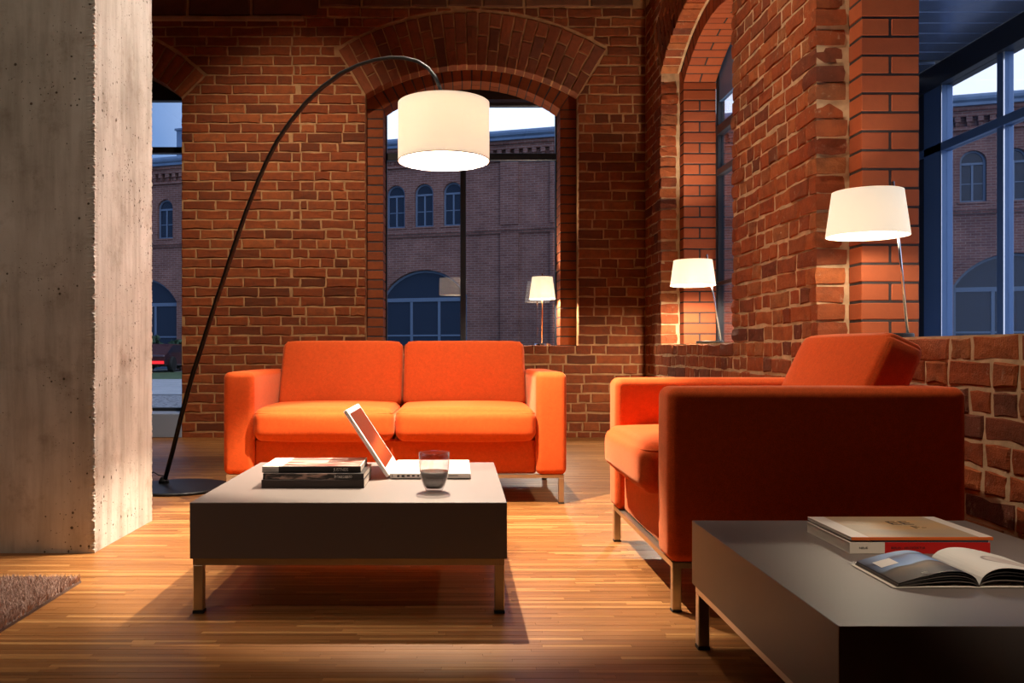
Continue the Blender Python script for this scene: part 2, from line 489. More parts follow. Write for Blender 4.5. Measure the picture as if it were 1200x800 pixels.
def concrete_mat():
    m, nt, out = new_mat('raw_concrete')
    p = N(nt, 'ShaderNodeBsdfPrincipled', Roughness=0.85)
    p.inputs['Specular IOR Level'].default_value = 0.2
    ge = N(nt, 'ShaderNodeNewGeometry')
    L = nt.links.new
    def noise(scale, detail=5.0, rough=0.6, vec=None):
        n = N(nt, 'ShaderNodeTexNoise', Scale=scale, Detail=detail, Roughness=rough)
        L(vec or ge.outputs['Position'], n.inputs['Vector']); return n
    mp = N(nt, 'ShaderNodeMapping'); mp.inputs['Scale'].default_value = (10, 10, 1.0)
    L(ge.outputs['Position'], mp.inputs['Vector'])
    def mult(c1, c2):
        mx = N(nt, 'ShaderNodeMix', data_type='RGBA', blend_type='MULTIPLY'); mx.inputs[0].default_value = 1.0
        L(c1, mx.inputs[6]); L(c2, mx.inputs[7]); return mx.outputs[2]
    def rmp(src, stops):
        r = ramp(nt, stops); L(src, r.inputs['Fac']); return r.outputs['Color']
    base = rmp(noise(1.9, 8.0, 0.62).outputs['Fac'], [(0.30, (0.38, 0.34, 0.30)), (0.5, (0.53, 0.49, 0.445)), (0.68, (0.62, 0.58, 0.54))])
    streak = rmp(noise(2.2, 5.0, 0.6, mp.outputs['Vector']).outputs['Fac'], [(0.36, (0.80, 0.77, 0.74)), (0.6, (1.04, 1.03, 1.02))])
    cloud = rmp(noise(6.5, 6.0, 0.7).outputs['Fac'], [(0.54, (1, 1, 1)), (0.74, (0.68, 0.62, 0.57))])
    speck = rmp(noise(34.0, 4.0, 0.7).outputs['Fac'], [(0.64, (1, 1, 1)), (0.76, (0.70, 0.65, 0.60))])
    # blow holes: sparse, some small some large, more of them where a slow noise is high
    holes = None
    slow = noise(2.3, 2.0)
    for sc, lo in ((24.0, 0.072), (60.0, 0.085)):
        vo = N(nt, 'ShaderNodeTexVoronoi', Scale=sc); L(ge.outputs['Position'], vo.inputs['Vector'])
        sh = N(nt, 'ShaderNodeMath', operation='MULTIPLY_ADD'); sh.inputs[1].default_value = -0.55; L(slow.outputs['Fac'], sh.inputs[0]); L(vo.outputs['Distance'], sh.inputs[2])
        ad = N(nt, 'ShaderNodeMath', operation='ADD'); ad.inputs[1].default_value = 0.27; L(sh.outputs[0], ad.inputs[0])
        c = rmp(ad.outputs[0], [(lo*0.6, (0.28, 0.24, 0.20)), (lo, (1, 1, 1))])
        holes = c if holes is None else mult(holes, c)
    # two rows of bigger pits where the formwork met
    prev = None
    for (y, z, r_) in PITS:
        vm = N(nt, 'ShaderNodeVectorMath', operation='DISTANCE'); vm.inputs[1].default_value = (-1.345, y, z); L(ge.outputs['Position'], vm.inputs[0])
        dv = N(nt, 'ShaderNodeMath', operation='DIVIDE'); dv.inputs[1].default_value = r_; L(vm.outputs['Value'], dv.inputs[0])
        if prev is None: prev = dv.outputs[0]
        else:
            mn = N(nt, 'ShaderNodeMath', operation='MINIMUM'); L(prev, mn.inputs[0]); L(dv.outputs[0], mn.inputs[1]); prev = mn.outputs[0]
    wob = N(nt, 'ShaderNodeMath', operation='MULTIPLY_ADD'); wob.inputs[1].default_value = 1.4; L(noise(70.0).outputs['Fac'], wob.inputs[0]); L(prev, wob.inputs[2])
    pit = rmp(wob.outputs[0], [(0.0, (0.30, 0.25, 0.20)), (1.0, (1, 1, 1))])
    pit.node.color_ramp.elements[0].position = 0.85
    holes = mult(holes, pit)
    col = mult(mult(mult(mult(base, streak), cloud), speck), holes)
    L(col, p.inputs['Base Color'])
    b = N(nt, 'ShaderNodeBump', Strength=0.35, Distance=0.004); L(noise(30.0, 6.0, 0.7).outputs['Fac'], b.inputs['Height'])
    b2 = N(nt, 'ShaderNodeBump', Strength=0.9, Distance=0.008); L(holes, b2.inputs['Height']); L(b.outputs['Normal'], b2.inputs['Normal'])
    L(b2.outputs['Normal'], p.inputs['Normal'])
    L(p.outputs[0], out.inputs['Surface'])
    return m
PITS = [(3.26, 0.075, 0.016), (3.33, 0.085, 0.014), (3.39, 0.07, 0.018), (3.47, 0.085, 0.022), (3.54, 0.075, 0.016), (3.62, 0.09, 0.014), (3.70, 0.075, 0.016),
        (3.25, 1.70, 0.018), (3.42, 1.66, 0.022), (3.53, 1.66, 0.020), (3.62, 1.65, 0.016), (3.66, 1.65, 0.018), (3.76, 1.65, 0.014), (3.30, 0.27, 0.016), (3.37, 0.26, 0.020), (3.42, 0.28, 0.014), (3.52, 0.62, 0.014)]
M['concrete'] = concrete_mat()

# ------------------------------------------------------------------ shell pieces with arched openings
def arc_geo(op):
    w, r = op['w'], op['rise']
    R = (w*w/4 + r*r) / (2*r)
    return R, op['spring'] + r - R, math.asin(min(1, w/2/R))

def wall_with_openings(u0, u1, v0, v1, t, ops, mb=None, d0=0.0):
    mb = mb or MB()
    ops = sorted(ops, key=lambda o: o['uc'])
    cur = u0
    for o in ops:
        a, b = o['uc'] - o['w']/2, o['uc'] + o['w']/2
        if a > cur: mb.box(cur, a, d0, d0+t, v0, v1)
        if o['sill'] > v0: mb.box(a, b, d0, d0+t, v0, o['sill'])
        R, vc, th = arc_geo(o)
        n = 20
        arc = [(o['uc'] + R*math.sin(-th + 2*th*k/n), vc + R*math.cos(-th + 2*th*k/n)) for k in range(n+1)]
        # strips, so every face stays convex
        for (p, q) in zip(arc[:-1], arc[1:]):
            mb.prism([p, q, (q[0], v1), (p[0], v1)], d0, d0+t)
        cur = b
    if u1 > cur: mb.box(cur, u1, d0, d0+t, v0, v1)
    return mb

def clip_half(poly, nx, ny, c):
    """keep nx*u+ny*v >= c"""
    out = []
    for i in range(len(poly)):
        p, q = poly[i], poly[(i+1) % len(poly)]
        dp, dq = nx*p[0]+ny*p[1]-c, nx*q[0]+ny*q[1]-c
        if dp >= 0: out.append(p)
        if (dp >= 0) != (dq >= 0):
            s = dp / (dp - dq)
            out.append((p[0]+(q[0]-p[0])*s, p[1]+(q[1]-p[1])*s))
    return out

def area(poly):
    return 0.5*sum(poly[i][0]*poly[(i+1) % len(poly)][1]-poly[(i+1) % len(poly)][0]*poly[i][1] for i in range(len(poly)))

def brick_geo(poly, proud, back, rough, rng, bev=0.006):
    """poly relative to its own centre -> verts, faces of one weathered brick"""
    pts = []
    n = len(poly)
    for i in range(n):
        p, q = poly[i], poly[(i+1) % n]
        pts.append((p[0]+rng.uniform(-rough, rough), p[1]+rng.uniform(-rough, rough)))
        if math.hypot(q[0]-p[0], q[1]-p[1]) > 0.05:
            pts.append(((p[0]+q[0])/2+rng.uniform(-rough, rough), (p[1]+q[1])/2+rng.uniform(-rough, rough)))
    k = len(pts)
    cu = sum(p[0] for p in pts)/k; cv = sum(p[1] for p in pts)/k
    vs = [(u, back, v) for u, v in pts]
    vs += [(u, -proud+bev*0.9+rng.uniform(-rough, rough)*0.3, v) for u, v in pts]
    for u, v in pts:
        d = max(1e-6, math.hypot(u-cu, v-cv))
        su = u - (u-cu)/d*bev*1.3; sv = v - (v-cv)/d*bev*1.3
        vs.append((su, -proud+rng.uniform(-rough, rough)*0.6, sv))
    vs.append((cu, -proud+rng.uniform(-rough, rough)*0.6, cv))
    fs = []
    for i in range(k):
        j = (i+1) % k
        fs.append((i, j, k+j, k+i)); fs.append((k+i, k+j, 2*k+j, 2*k+i)); fs.append((2*k+i, 2*k+j, 3*k))
    return vs, fs

def raw_mesh(name, vs, fs, mat):
    me = bpy.data.meshes.new(name)
    me.from_pydata(vs, [], fs)
    me.materials.append(mat)
    me.update()
    return me

def rect(a, b, c, d):
    return [(a, c), (b, c), (b, d), (a, d)]

def view_px(p):
    if p[1] < 0.3: return None
    return 535+1014*p[0]/p[1], 411-1014*(p[2]-0.75)/p[1]

def lay_bricks(name, wall, to_world, polys, mat, rng, limit, rough, proud, hidden, facing, bev=0.006, back=0.03):
    """polys: (poly, key) with key None for a cut brick. The bricks showing largest become parts, the others one joined part."""
    scored = []
    for poly, key in polys:
        cu = sum(p[0] for p in poly)/len(poly); cv = sum(p[1] for p in poly)/len(poly)
        w = to_world(cu, cv)
        px = view_px(w)
        s = 0
        if px and 0 <= px[0] <= 1200 and 0 <= px[1] <= 800 and not hidden(*px):
            s = area(poly) / w[1]**2 * facing(w)
        scored.append((s, cu, cv, poly, key))
    scored.sort(key=lambda t: -t[0])
    shared = {}
    rest_v, rest_f = [], []
    for i, (s, cu, cv, poly, key) in enumerate(scored):
        loc_poly = [(p[0]-cu, p[1]-cv) for p in poly]
        pr = rng.uniform(*proud)
        if i < limit and s > 0:
            if key is not None:
                w = max(p[0] for p in loc_poly)-min(p[0] for p in loc_poly)
                h = max(p[1] for p in loc_poly)-min(p[1] for p in loc_poly)
                nom = (round(w*20)/20 or 0.05, 0.07)
                vi = rng.randrange(9)
                k2 = (nom[0], vi)
                if k2 not in shared:
                    vs, fs = brick_geo(rect(-nom[0]/2, nom[0]/2, -nom[1]/2, nom[1]/2), 0.0, back, rough, rng, bev)
                    shared[k2] = raw_mesh(name, vs, fs, mat)
                o = bpy.data.objects.new(name, shared[k2])
                o.scale = (w/nom[0], 1, h/nom[1])
            else:
                vs, fs = brick_geo(loc_poly, 0.0, back, rough, rng, bev)
                o = bpy.data.objects.new(name, raw_mesh(name, vs, fs, mat))
            COL.objects.link(o)
            o.parent = wall
            o.location = (cu, -pr, cv)
            o.rotation_euler = (rng.uniform(-1, 1)*rough*1.5, rng.uniform(-1, 1)*rough*1.2, rng.uniform(-1, 1)*rough*1.5)
        else:
            vs, fs = brick_geo(loc_poly, pr, back, rough, rng, bev)
            b = len(rest_v)
            rest_v += [(v[0]+cu, v[1], v[2]+cv) for v in vs]
            rest_f += [tuple(q+b for q in f) for f in fs]
    if rest_v:
        o = bpy.data.objects.new('brickwork', raw_mesh('brickwork', rest_v, rest_f, mat))
        COL.objects.link(o); o.parent = wall
        o['kind'] = 'stuff'

COURSE = 0.0835
V0 = 0.80 - 10*COURSE

def courses(U0, U1, v0, v1, style, rng, joint=0.012, length=0.277, header=0.136, ph=0.5, tooth=(0, 0)):
    """rows of brick outlines (rectangles)"""
    out = []
    k = int(math.floor((v0 - V0)/COURSE))
    while V0 + k*COURSE < v1:
        a, b = V0 + k*COURSE + joint/2, V0 + (k+1)*COURSE - joint/2
        if (a+b)/2 > v0 and (a+b)/2 < v1:
            u0, u1 = U0 + tooth[0]*(k % 2), U1 + tooth[1]*(k % 2)
            u = u0
            if style == 'neat':
                off = (length/2 if k % 2 else 0) + rng.uniform(-0.03, 0.03)
                u = u0 - off
                while u < u1:
                    q = u + length*rng.uniform(0.97, 1.03)
                    x0, x1 = max(u, u0), min(q - joint, u1)
                    if x1 - x0 > 0.03: out.append(rect(x0, x1, a, b))
                    u = q
            else:
                u = u0 - rng.choice((0, header*0.5, header*0.5, 0))
                prev = 0
                while u < u1:
                    L = header if rng.random() < ph else length
                    L *= rng.uniform(0.85, 1.1)
                    q = u + L
                    x0, x1 = max(u, u0), min(q - joint, u1)
                    if u1 - x1 < 0.05: x1 = u1; q = u1 + 1
                    if x1 - x0 > 0.03:
                        dv = rng.uniform(-0.004, 0.004)
                        out.append(rect(x0, x1, a + dv, b + dv))
                    u = q
        k += 1
    return out

SPR = V0 + 36*COURSE
def rows_between(spans, v0, v1, style, rng, **kw):
    out = []
    for a, b in spans:
        out += courses(a, b, v0, v1, style, rng, **kw)
    return out

def cut_openings(rects, ops, joint=0.012):
    """trim the rows to jambs, sills and to the arches' voussoir rings"""
    res = []
    for r in rects:
        poly = r; key = 'r'
        for o in ops:
            a, b = o['uc']-o['w']/2, o['uc']+o['w']/2
            u0, u1 = min(p[0] for p in poly), max(p[0] for p in poly)
            v0, v1 = min(p[1] for p in poly), max(p[1] for p in poly)
            vm, um = (v0+v1)/2, (u0+u1)/2
            if u1 > a and u0 < b and vm > o['sill'] and vm < o['spring']:
                if u0 < a and u1 > b:
                    poly = None; break
                if u0 < a: poly = clip_half(poly, -1, 0, -(a))
                elif u1 > b: poly = clip_half(poly, 1, 0, b)
                else: poly = None
                if not poly or abs(area(poly)) < 0.0012: poly = None; break
                key = None
            if o.get('ring'):
                R, vc, th = arc_geo(o)
                Ro = R + o['ring'] + joint
                hit = False
                for p in poly + [(um, vm)]:
                    d = math.hypot(p[0]-o['uc'], p[1]-vc); an = math.atan2(p[0]-o['uc'], p[1]-vc)
                    if d < Ro and abs(an) < th + joint/Ro and p[1] > vc: hit = True
                if hit:
                    an = max(-th, min(th, math.atan2(um-o['uc'], vm-vc)))
                    nx, ny = math.sin(an), math.cos(an)
                    c1 = clip_half(poly, nx, ny, nx*o['uc']+ny*vc+Ro)
                    sgn = 1 if um > o['uc'] else -1
                    # beyond the skewback line
                    mx, my = sgn*math.cos(th), -math.sin(th)
                    c2 = clip_half(poly, mx, my, mx*o['uc']+my*vc+joint)
                    poly = max((c1, c2), key=lambda q: abs(area(q)) if len(q) > 2 else 0)
                    if len(poly) < 3 or abs(area(poly)) < 0.0012: poly = None; break
                    # drop anything still inside the opening
                    cu = sum(p[0] for p in poly)/len(poly); cv = sum(p[1] for p in poly)/len(poly)
                    if math.hypot(cu-o['uc'], cv-vc) < R and a < cu < b and cv > o['spring']: poly = None; break
                    key = None
        if poly: res.append((poly, key))
    return res

def arch_ring(parent, op, R0, patterns, mat, rng, joint=0.011, proud=0.006, depth=0.14, rough=0.004, pitch=COURSE, name='brick'):
    """voussoirs: each a wedge of its own"""
    R, vc, th = arc_geo(op)
    total = 2*th*R0
    n = max(3, int(round(total/pitch)))
    for i in range(n):
        a0 = -th + 2*th*i/n; a1 = -th + 2*th*(i+1)/n
        r = R0
        pat = patterns[i % len(patterns)]
        for L in pat:
            r1 = r + L
            ja, jb = joint/2/max(r, 0.1), joint/2/max(r1, 0.1)
            q = [(op['uc']+(r+joint/2)*math.sin(a0+ja), vc+(r+joint/2)*math.cos(a0+ja)), (op['uc']+(r+joint/2)*math.sin(a1-ja), vc+(r+joint/2)*math.cos(a1-ja)),
                 (op['uc']+(r1-joint/2)*math.sin(a1-jb), vc+(r1-joint/2)*math.cos(a1-jb)), (op['uc']+(r1-joint/2)*math.sin(a0+jb), vc+(r1-joint/2)*math.cos(a0+jb))]
            cu = sum(p[0] for p in q)/4; cv = sum(p[1] for p in q)/4
            vs, fs = brick_geo([(p[0]-cu, p[1]-cv) for p in q], 0.0, depth, rough, rng, 0.005)
            o = bpy.data.objects.new(name, raw_mesh('voussoir', vs, fs, mat))
            COL.objects.link(o); o.parent = parent
            o.location = (cu, op.get('d', 0)-proud-rng.uniform(0, 0.004), cv)
            r = r1

BOXMESH = {}
def plain_brick(sx, sy, sz, mat, bev=0.003):
    k = (round(sx, 4), round(sy, 4), round(sz, 4), mat.name)
    if k not in BOXMESH:
        me = MB().box(-sx/2, sx/2, -sy/2, sy/2, -sz/2, sz/2).mesh('lining_brick', bevel=bev, seg=1)
        me.materials.append(mat)
        BOXMESH[k] = me
    return BOXMESH[k]

def lining(name, wall_loc, wall_rz, op, th_l, d0, depth, spring_l, rise_l, sides, arch, top=None, bm_='brick_new', jm_='joint_dark'):
    """smooth brick lining set back in a rough opening; dark core, proud bricks"""
    a, b = op['uc']-op['w']/2, op['uc']+op['w']/2
    g = 0.004
    core = MB()
    top = top or spring_l
    for s in sides:
        x0, x1 = (a, a+th_l-g) if s < 0 else (b-th_l+g, b)
        core.box(x0, x1, d0+g, d0+depth, op['sill'], (op['spring']+0.1) if arch else top)
    iop = dict(uc=op['uc'], w=op['w']-2*th_l, spring=spring_l, rise=rise_l)
    R, vc, th = arc_geo(iop)
    if arch:
        n = 18
        Ro, vo_, tho = arc_geo(op)
        def outer(u):
            return vo_ + math.sqrt(max(0, Ro*Ro-(u-op['uc'])**2)) + 0.01
        for k in range(n):
            p0, p1 = -th+2*th*k/n, -th+2*th*(k+1)/n
            q0 = (op['uc']+(R+g)*math.sin(p0), vc+(R+g)*math.cos(p0)); q1 = (op['uc']+(R+g)*math.sin(p1), vc+(R+g)*math.cos(p1))
            core.prism([q0, q1, (q1[0], max(q1[1]+0.02, outer(q1[0]))), (q0[0], max(q0[1]+0.02, outer(q0[0])))], d0+g, d0+depth)
    root = core.build(name, M[jm_], None)
    root.location = wall_loc; root.rotation_euler = (0, 0, wall_rz)
    root['kind'] = 'structure'
    k = 0
    v = op['sill']
    while v + COURSE <= top - (0.001 if arch else -0.02):
        for s in sides:
            xc = a + th_l/2 if s < 0 else b - th_l/2
            pieces = [(d0+depth/2, depth)] if k % 2 else [(d0+depth*0.25-0.002, depth/2-0.008), (d0+depth*0.75+0.002, depth/2-0.008)]
            for yc, L in pieces:
                o = bpy.data.objects.new('brick', plain_brick(th_l, L, COURSE-0.011, M[bm_]))
                COL.objects.link(o); o.parent = root
                o.location = (xc, yc, v + COURSE/2)
        v += COURSE; k += 1
    if arch:
        for s in sides:
            e = a if s < 0 else b
            co, si = math.cos(th), math.sin(th)
            q = [(e, v+0.004), (e-s*th_l, v+0.004), (e-s*th_l, spring_l-0.004), (op['uc']+s*(R+th_l+0.004)*si, vc+(R+th_l+0.004)*co), (e, outer(e)+0.004)]
            if s > 0: q = q[::-1]
            o = MB().prism(q, d0, d0+depth).build('brick', M[bm_], root)
        Rm = R + th_l/2
        n = int(round(2*th*R/COURSE))
        for i in range(n):
            an = -th + 2*th*(i+0.5)/n
            ln = [(d0+depth/2, depth)] if i % 2 else [(d0+depth*0.25-0.002, depth/2-0.008), (d0+depth*0.75+0.002, depth/2-0.008)]
            for yc, L in ln:
                o = bpy.data.objects.new('brick', plain_brick(2*th*R/n-0.008, L, th_l, M[bm_]))
                COL.objects.link(o); o.parent = root
                o.location = (op['uc']+Rm*math.sin(an), yc, vc+Rm*math.cos(an))
                o.rotation_euler = (0, an, 0)
    return root

# ------------------------------------------------------------------ large structure
rng = random.Random(11)
YB, XR = 7.5, 1.64        # inner faces of the back and the right wall
RT = 0.145                # depth of the rough reveal
LD = 0.256                # depth of the smooth lining
H = 5.9

# floor: bed plus strips
floor = MB().box(-6.2, XR+0.05, -5.2, YB+0.05, -0.12, -0.004).build('floor', M['wood_dark'])
tag(floor, kind='structure')
def strips():
    vs, fs = [], []
    r = random.Random(5)
    y = 0.9; w = 0.0175
    while y < YB - 0.001:
        lim = 0.64*y + 0.6
        xl, xr = max(-6.1, -0.60*y-0.6), min(XR, 0.70*y+0.4)
        x = xl - r.uniform(0, 0.4)
        while x < xr:
            L = r.choice((0.22, 0.3, 0.38, 0.5, 0.62))*r.uniform(0.9, 1.1)
            a, b = max(x, xl), min(x + L - 0.0007, xr)
            z = r.uniform(-0.0006, 0.0)
            if b - a > 0.01:
                y1 = min(y + w - 0.0006, YB)
                q = len(vs)
                vs += [(a, y, z), (b, y, z), (b, y1, z), (a, y1, z), (a, y, -0.004), (b, y, -0.004), (b, y1, -0.004), (a, y1, -0.004)]
                fs += [(q, q+1, q+2, q+3), (q+4, q+5, q+1, q), (q+5, q+6, q+2, q+1), (q+6, q+7, q+3, q+2), (q+7, q+4, q, q+3)]
            x += L
        y += w
    o = mesh_obj('parquet_strips', raw_mesh('parquet_strips', vs, fs, M['wood']), None, floor)
    o['kind'] = 'stuff'
    MB().box(-6.2, XR, -5.2, 0.9, -0.004, -0.0005).build('floor_board', M['wood'], floor)
strips()

ceiling = MB().box(-6.2, XR+0.4, -5.2, YB+0.4, H, H+0.1).build('ceiling', M['room_wall']); tag(ceiling, kind='structure')
wl = MB().box(-6.3, -6.2, -5.2, YB+0.4, -0.1, H).build('wall_left', M['room_wall']); tag(wl, kind='structure')
wf = MB().box(-6.3, XR+0.4, -5.3, -5.2, -0.1, H).build('wall_front', M['room_wall']); tag(wf, kind='structure')

# --- back wall (local u = X, depth = +Y)
op_back = dict(uc=0.1335, w=1.849, sill=0.794, spring=SPR, rise=0.26, ring=0.465)
op_left = dict(uc=-3.305, w=1.849, sill=0.20, spring=2.94, rise=0.383, ring=0.285)
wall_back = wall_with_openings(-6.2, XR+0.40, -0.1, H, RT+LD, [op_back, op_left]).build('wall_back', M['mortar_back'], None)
wall_back.location = (0, YB, 0)
tag(wall_back, kind='structure')
ops_b = [op_back, op_left]
rows = []
JL = op_left['uc']+op_left['w']/2
BA, BB = op_back['uc']-op_back['w']/2, op_back['uc']+op_back['w']/2
tn, tr_ = (0, -0.07), (-0.07, 0)
rows += courses(JL, -1.36, 0.0, SPR, 'neat', rng, tooth=tn)
rows += courses(-4.2, -1.36, SPR, 3.60, 'neat', rng, tooth=tn)
rows += courses(-1.348, XR-0.005, 0.0, 0.80, 'rough', rng, tooth=tr_)
rows += courses(-1.348, BA, 0.80, SPR, 'rough', rng, tooth=tr_)
rows += courses(BB, XR-0.005, 0.80, SPR, 'rough', rng)
rows += courses(-1.348, XR-0.005, SPR, 3.72, 'rough', rng, tooth=tr_)
polys = cut_openings(rows, ops_b)
def hide_back(x, y):
    return x < 180 or (262 < x < 664 and y > 402) or (x > 712 and y > 445) or x > 757
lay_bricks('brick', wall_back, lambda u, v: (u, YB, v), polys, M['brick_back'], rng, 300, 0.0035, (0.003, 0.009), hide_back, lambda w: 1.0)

# plaster ledge and the dark stone blocks above it
led = MB().box(-4.2, -1.32, -0.035, 0.02, 3.602, 3.64).build('ledge', M['ledge'], wall_back, bevel=0.006)
x = -4.3
r2 = random.Random(3)
while x < XR-0.02:
    L = r2.uniform(0.28, 0.62)
    z0 = 3.648 if x < -1.6 else 3.728
    b = min(x+L-0.018, XR-0.01)
    if b - x > 0.1:
        vs, fs = brick_geo(rect(-(b-x)/2, (b-x)/2, -0.12, 0.12), 0.0, 0.03, 0.006, r2, 0.01)
        o = bpy.data.objects.new('stone_block', raw_mesh('stone_block', vs, fs, M['stone']))
        COL.objects.link(o); o.parent = wall_back; o.location = ((x+b)/2, -0.012, z0+0.125)
    x += L

# arches of the back wall
t1 = empty('trim_1', (0, YB, 0), kind='structure')
arch_ring(t1, op_back, arc_geo(op_back)[0]-0.010, [(0.262, 0.203), (0.135, 0.20, 0.13), (0.2, 0.265), (0.10, 0.235, 0.13)], M['brick_arch'], rng)
t2 = empty('trim_2', (0, YB, 0), kind='structure')
arch_ring(t2, op_left, arc_geo(op_left)[0]-0.010, [(0.285,)], M['brick_back'], rng, joint=0.013)
lining('trim_3', (0, YB, 0), 0, op_back, 0.1435, RT, LD, 2.884, 0.249, (-1, 1), True, bm_='brick_lining')

# --- right wall (local u = -Y, depth = +X)
op_far = dict(uc=-6.025, w=1.81, sill=0.80, spring=SPR, rise=0.26, ring=0.465)
op_near = dict(uc=-2.99, w=1.90, sill=0.80, spring=SPR, rise=0.26, ring=0.465)
wall_right = wall_with_openings(-YB, 5.2, -0.1, H, RT+LD, [op_far, op_near]).build('wall_right', M['mortar_right'], None)
wall_right.location = (XR, 0, 0); wall_right.rotation_euler = (0, 0, -PI/2)
tag(wall_right, kind='structure')
rr = random.Random(23)
FA, FB = op_far['uc']-op_far['w']/2, op_far['uc']+op_far['w']/2
NA, NB = op_near['uc']-op_near['w']/2, op_near['uc']+op_near['w']/2
kw = dict(joint=0.011, ph=0.62, length=0.25, header=0.128)
rows = courses(-YB+0.006, 1.5, 0.0, 0.80, 'rough', rr, **kw)
rows += courses(-YB+0.006, 1.5, SPR, 3.72, 'rough', rr, **kw)
rows += rows_between([(-YB+0.006, FA), (FB, NA), (NB, 1.5)], 0.80, SPR, 'rough', rr, **kw)
polys = cut_openings(rows, [op_far, op_near])
# the bricks that turn the corner into the reveals are laid further down, so leave them out here
keep = []
corner = []
for poly, key in polys:
    us = [p[0] for p in poly]; vs_ = [p[1] for p in poly]
    vm = sum(vs_)/len(vs_)
    done = False
    if len(poly) == 4:
        for e, sg in ((op_near['uc']-op_near['w']/2, 1), (op_far['uc']-op_far['w']/2, 1), (op_far['uc']+op_far['w']/2, -1)):
            q = max(us) if sg > 0 else min(us)
            if abs(q - e) < 1e-3 and 0.8 < vm < 2.95:
                corner.append((min(us), max(us), min(vs_), max(vs_), sg)); done = True
    if not done: keep.append((poly, key))
def hide_right(x, y):
    return x < 757 or (715 < x < 1135 and y > 445) or (925 < x < 1065 and y > 392) or (y > 605 and x < 1135)
lay_bricks('brick', wall_right, lambda u, v: (XR, -u, v), keep, M['brick_right'], rr, 225, 0.0045, (0.002, 0.008), hide_right,
           lambda w: abs(w[0])/math.hypot(w[0], w[1]), bev=0.006)
def corner_brick(sx, sy, sz, seed):
    r = random.Random(seed)
    bm = bmesh.new()
    bmesh.ops.create_cube(bm, size=1.0)
    bmesh.ops.subdivide_edges(bm, edges=bm.edges[:], cuts=1, use_grid_fill=True)
    for v in bm.verts:
        n = sum(1 for c in v.co if abs(c) > 0.49)
        f = {1: 1.0, 2: 0.985, 3: 0.945}.get(n, 1.0)
        v.co = Vector((v.co.x*sx*(f if n > 1 else 1)+r.uniform(-.004, .004), v.co.y*sy*(f if n > 1 else 1)+r.uniform(-.003, .003), v.co.z*sz*f+r.uniform(-.004, .004)))
    me = bpy.data.meshes.new('corner_brick')
    bm.to_mesh(me); bm.free()
    me.materials.append(M['brick_right'])
    return me
for i, (a, b, v0, v1, sg) in enumerate(corner):
    ext = rr.uniform(0.004, 0.02)
    if sg > 0: b += ext; a = min(a, b-0.075)
    else: a -= ext; b = max(b, a+0.075)
    fr = -rr.uniform(0.004, 0.014); bk = 0.128 + rr.uniform(-0.012, 0.008)
    o = bpy.data.objects.new('brick', corner_brick(b-a, bk-fr, v1-v0, 100+i))
    COL.objects.link(o); o.parent = wall_right
    o.location = ((a+b)/2, (fr+bk)/2, (v0+v1)/2)
t4 = empty('trim_4', (XR, 0, 0), -PI/2, kind='structure')
arch_ring(t4, op_far, arc_geo(op_far)[0]-0.012, [(0.262, 0.203), (0.135, 0.20, 0.13)], M['brick_right'], rr, proud=0.008, rough=0.005, depth=0.138)
lining('trim_5', (XR, 0, 0), -PI/2, op_far, 0.125, RT, LD, 2.86, 0.24, (-1, 1), True)
lining('trim_6', (XR, 0, 0), -PI/2, op_near, 0.125, RT, LD, 2.86, 0.24, (-1, 1), True)

# --- concrete pillar with a ragged formwork edge
def pillar():
    x0, x1, y0, y1, h = -2.02, -1.345, 3.21, 3.83, H
    r = random.Random(8)
    bm_v, bm_f = [], []
    zs = [k*0.0055 for k in range(401)] + [2.4, 3.0, 4.0, h]
    nz = len(zs)-1
    def ragged(k, s):
        return r.uniform(0, 1)**4*0.010*s
    cols = [(x0, y1), (x0, y0), (-1.7, y0), (x1-0.03, y0), (x1-0.010, y0), (x1, y0), (x1, y0+0.012), (x1, y0+0.04), (x1, 3.5), (x1, y1-0.03), (x1, y1-0.008), (x1-0.008, y1)]
    for k, z in enumerate(zs):
        for c, (x, y) in enumerate(cols):
            dx = dy = 0
            if c == 5: dx = 0.004 - ragged(k, 1.6); dy = -0.003 + ragged(k, 0.8)
            if c == 4: dy = r.uniform(-0.001, 0.002); dx = r.uniform(-0.003, 0.003)
            if c == 6: dx = r.uniform(-0.001, 0.001)
            if c == 10: dy = r.uniform(-0.004, 0.004); dx = r.uniform(-.001, .001)
            bm_v.append((x+dx, y+dy, z))
    nc = len(cols)
    for k in range(nz):
        for c in range(nc):
            c2 = (c+1) % nc
            bm_f.append((k*nc+c, k*nc+c2, (k+1)*nc+c2, (k+1)*nc+c))
    me = raw_mesh('concrete_pillar', bm_v, bm_f, M['concrete'])
    o = mesh_obj('concrete_pillar', me)
    tag(o, 'square raw concrete pillar with chipped edges at left', kind='structure')
pillar()

# ------------------------------------------------------------------ windows
def frame_bars(name, parent, bars, mat, bevel=0.003):
    return [MB().box(*b).build(name, mat, parent, bevel=bevel, seg=1) for b in bars]

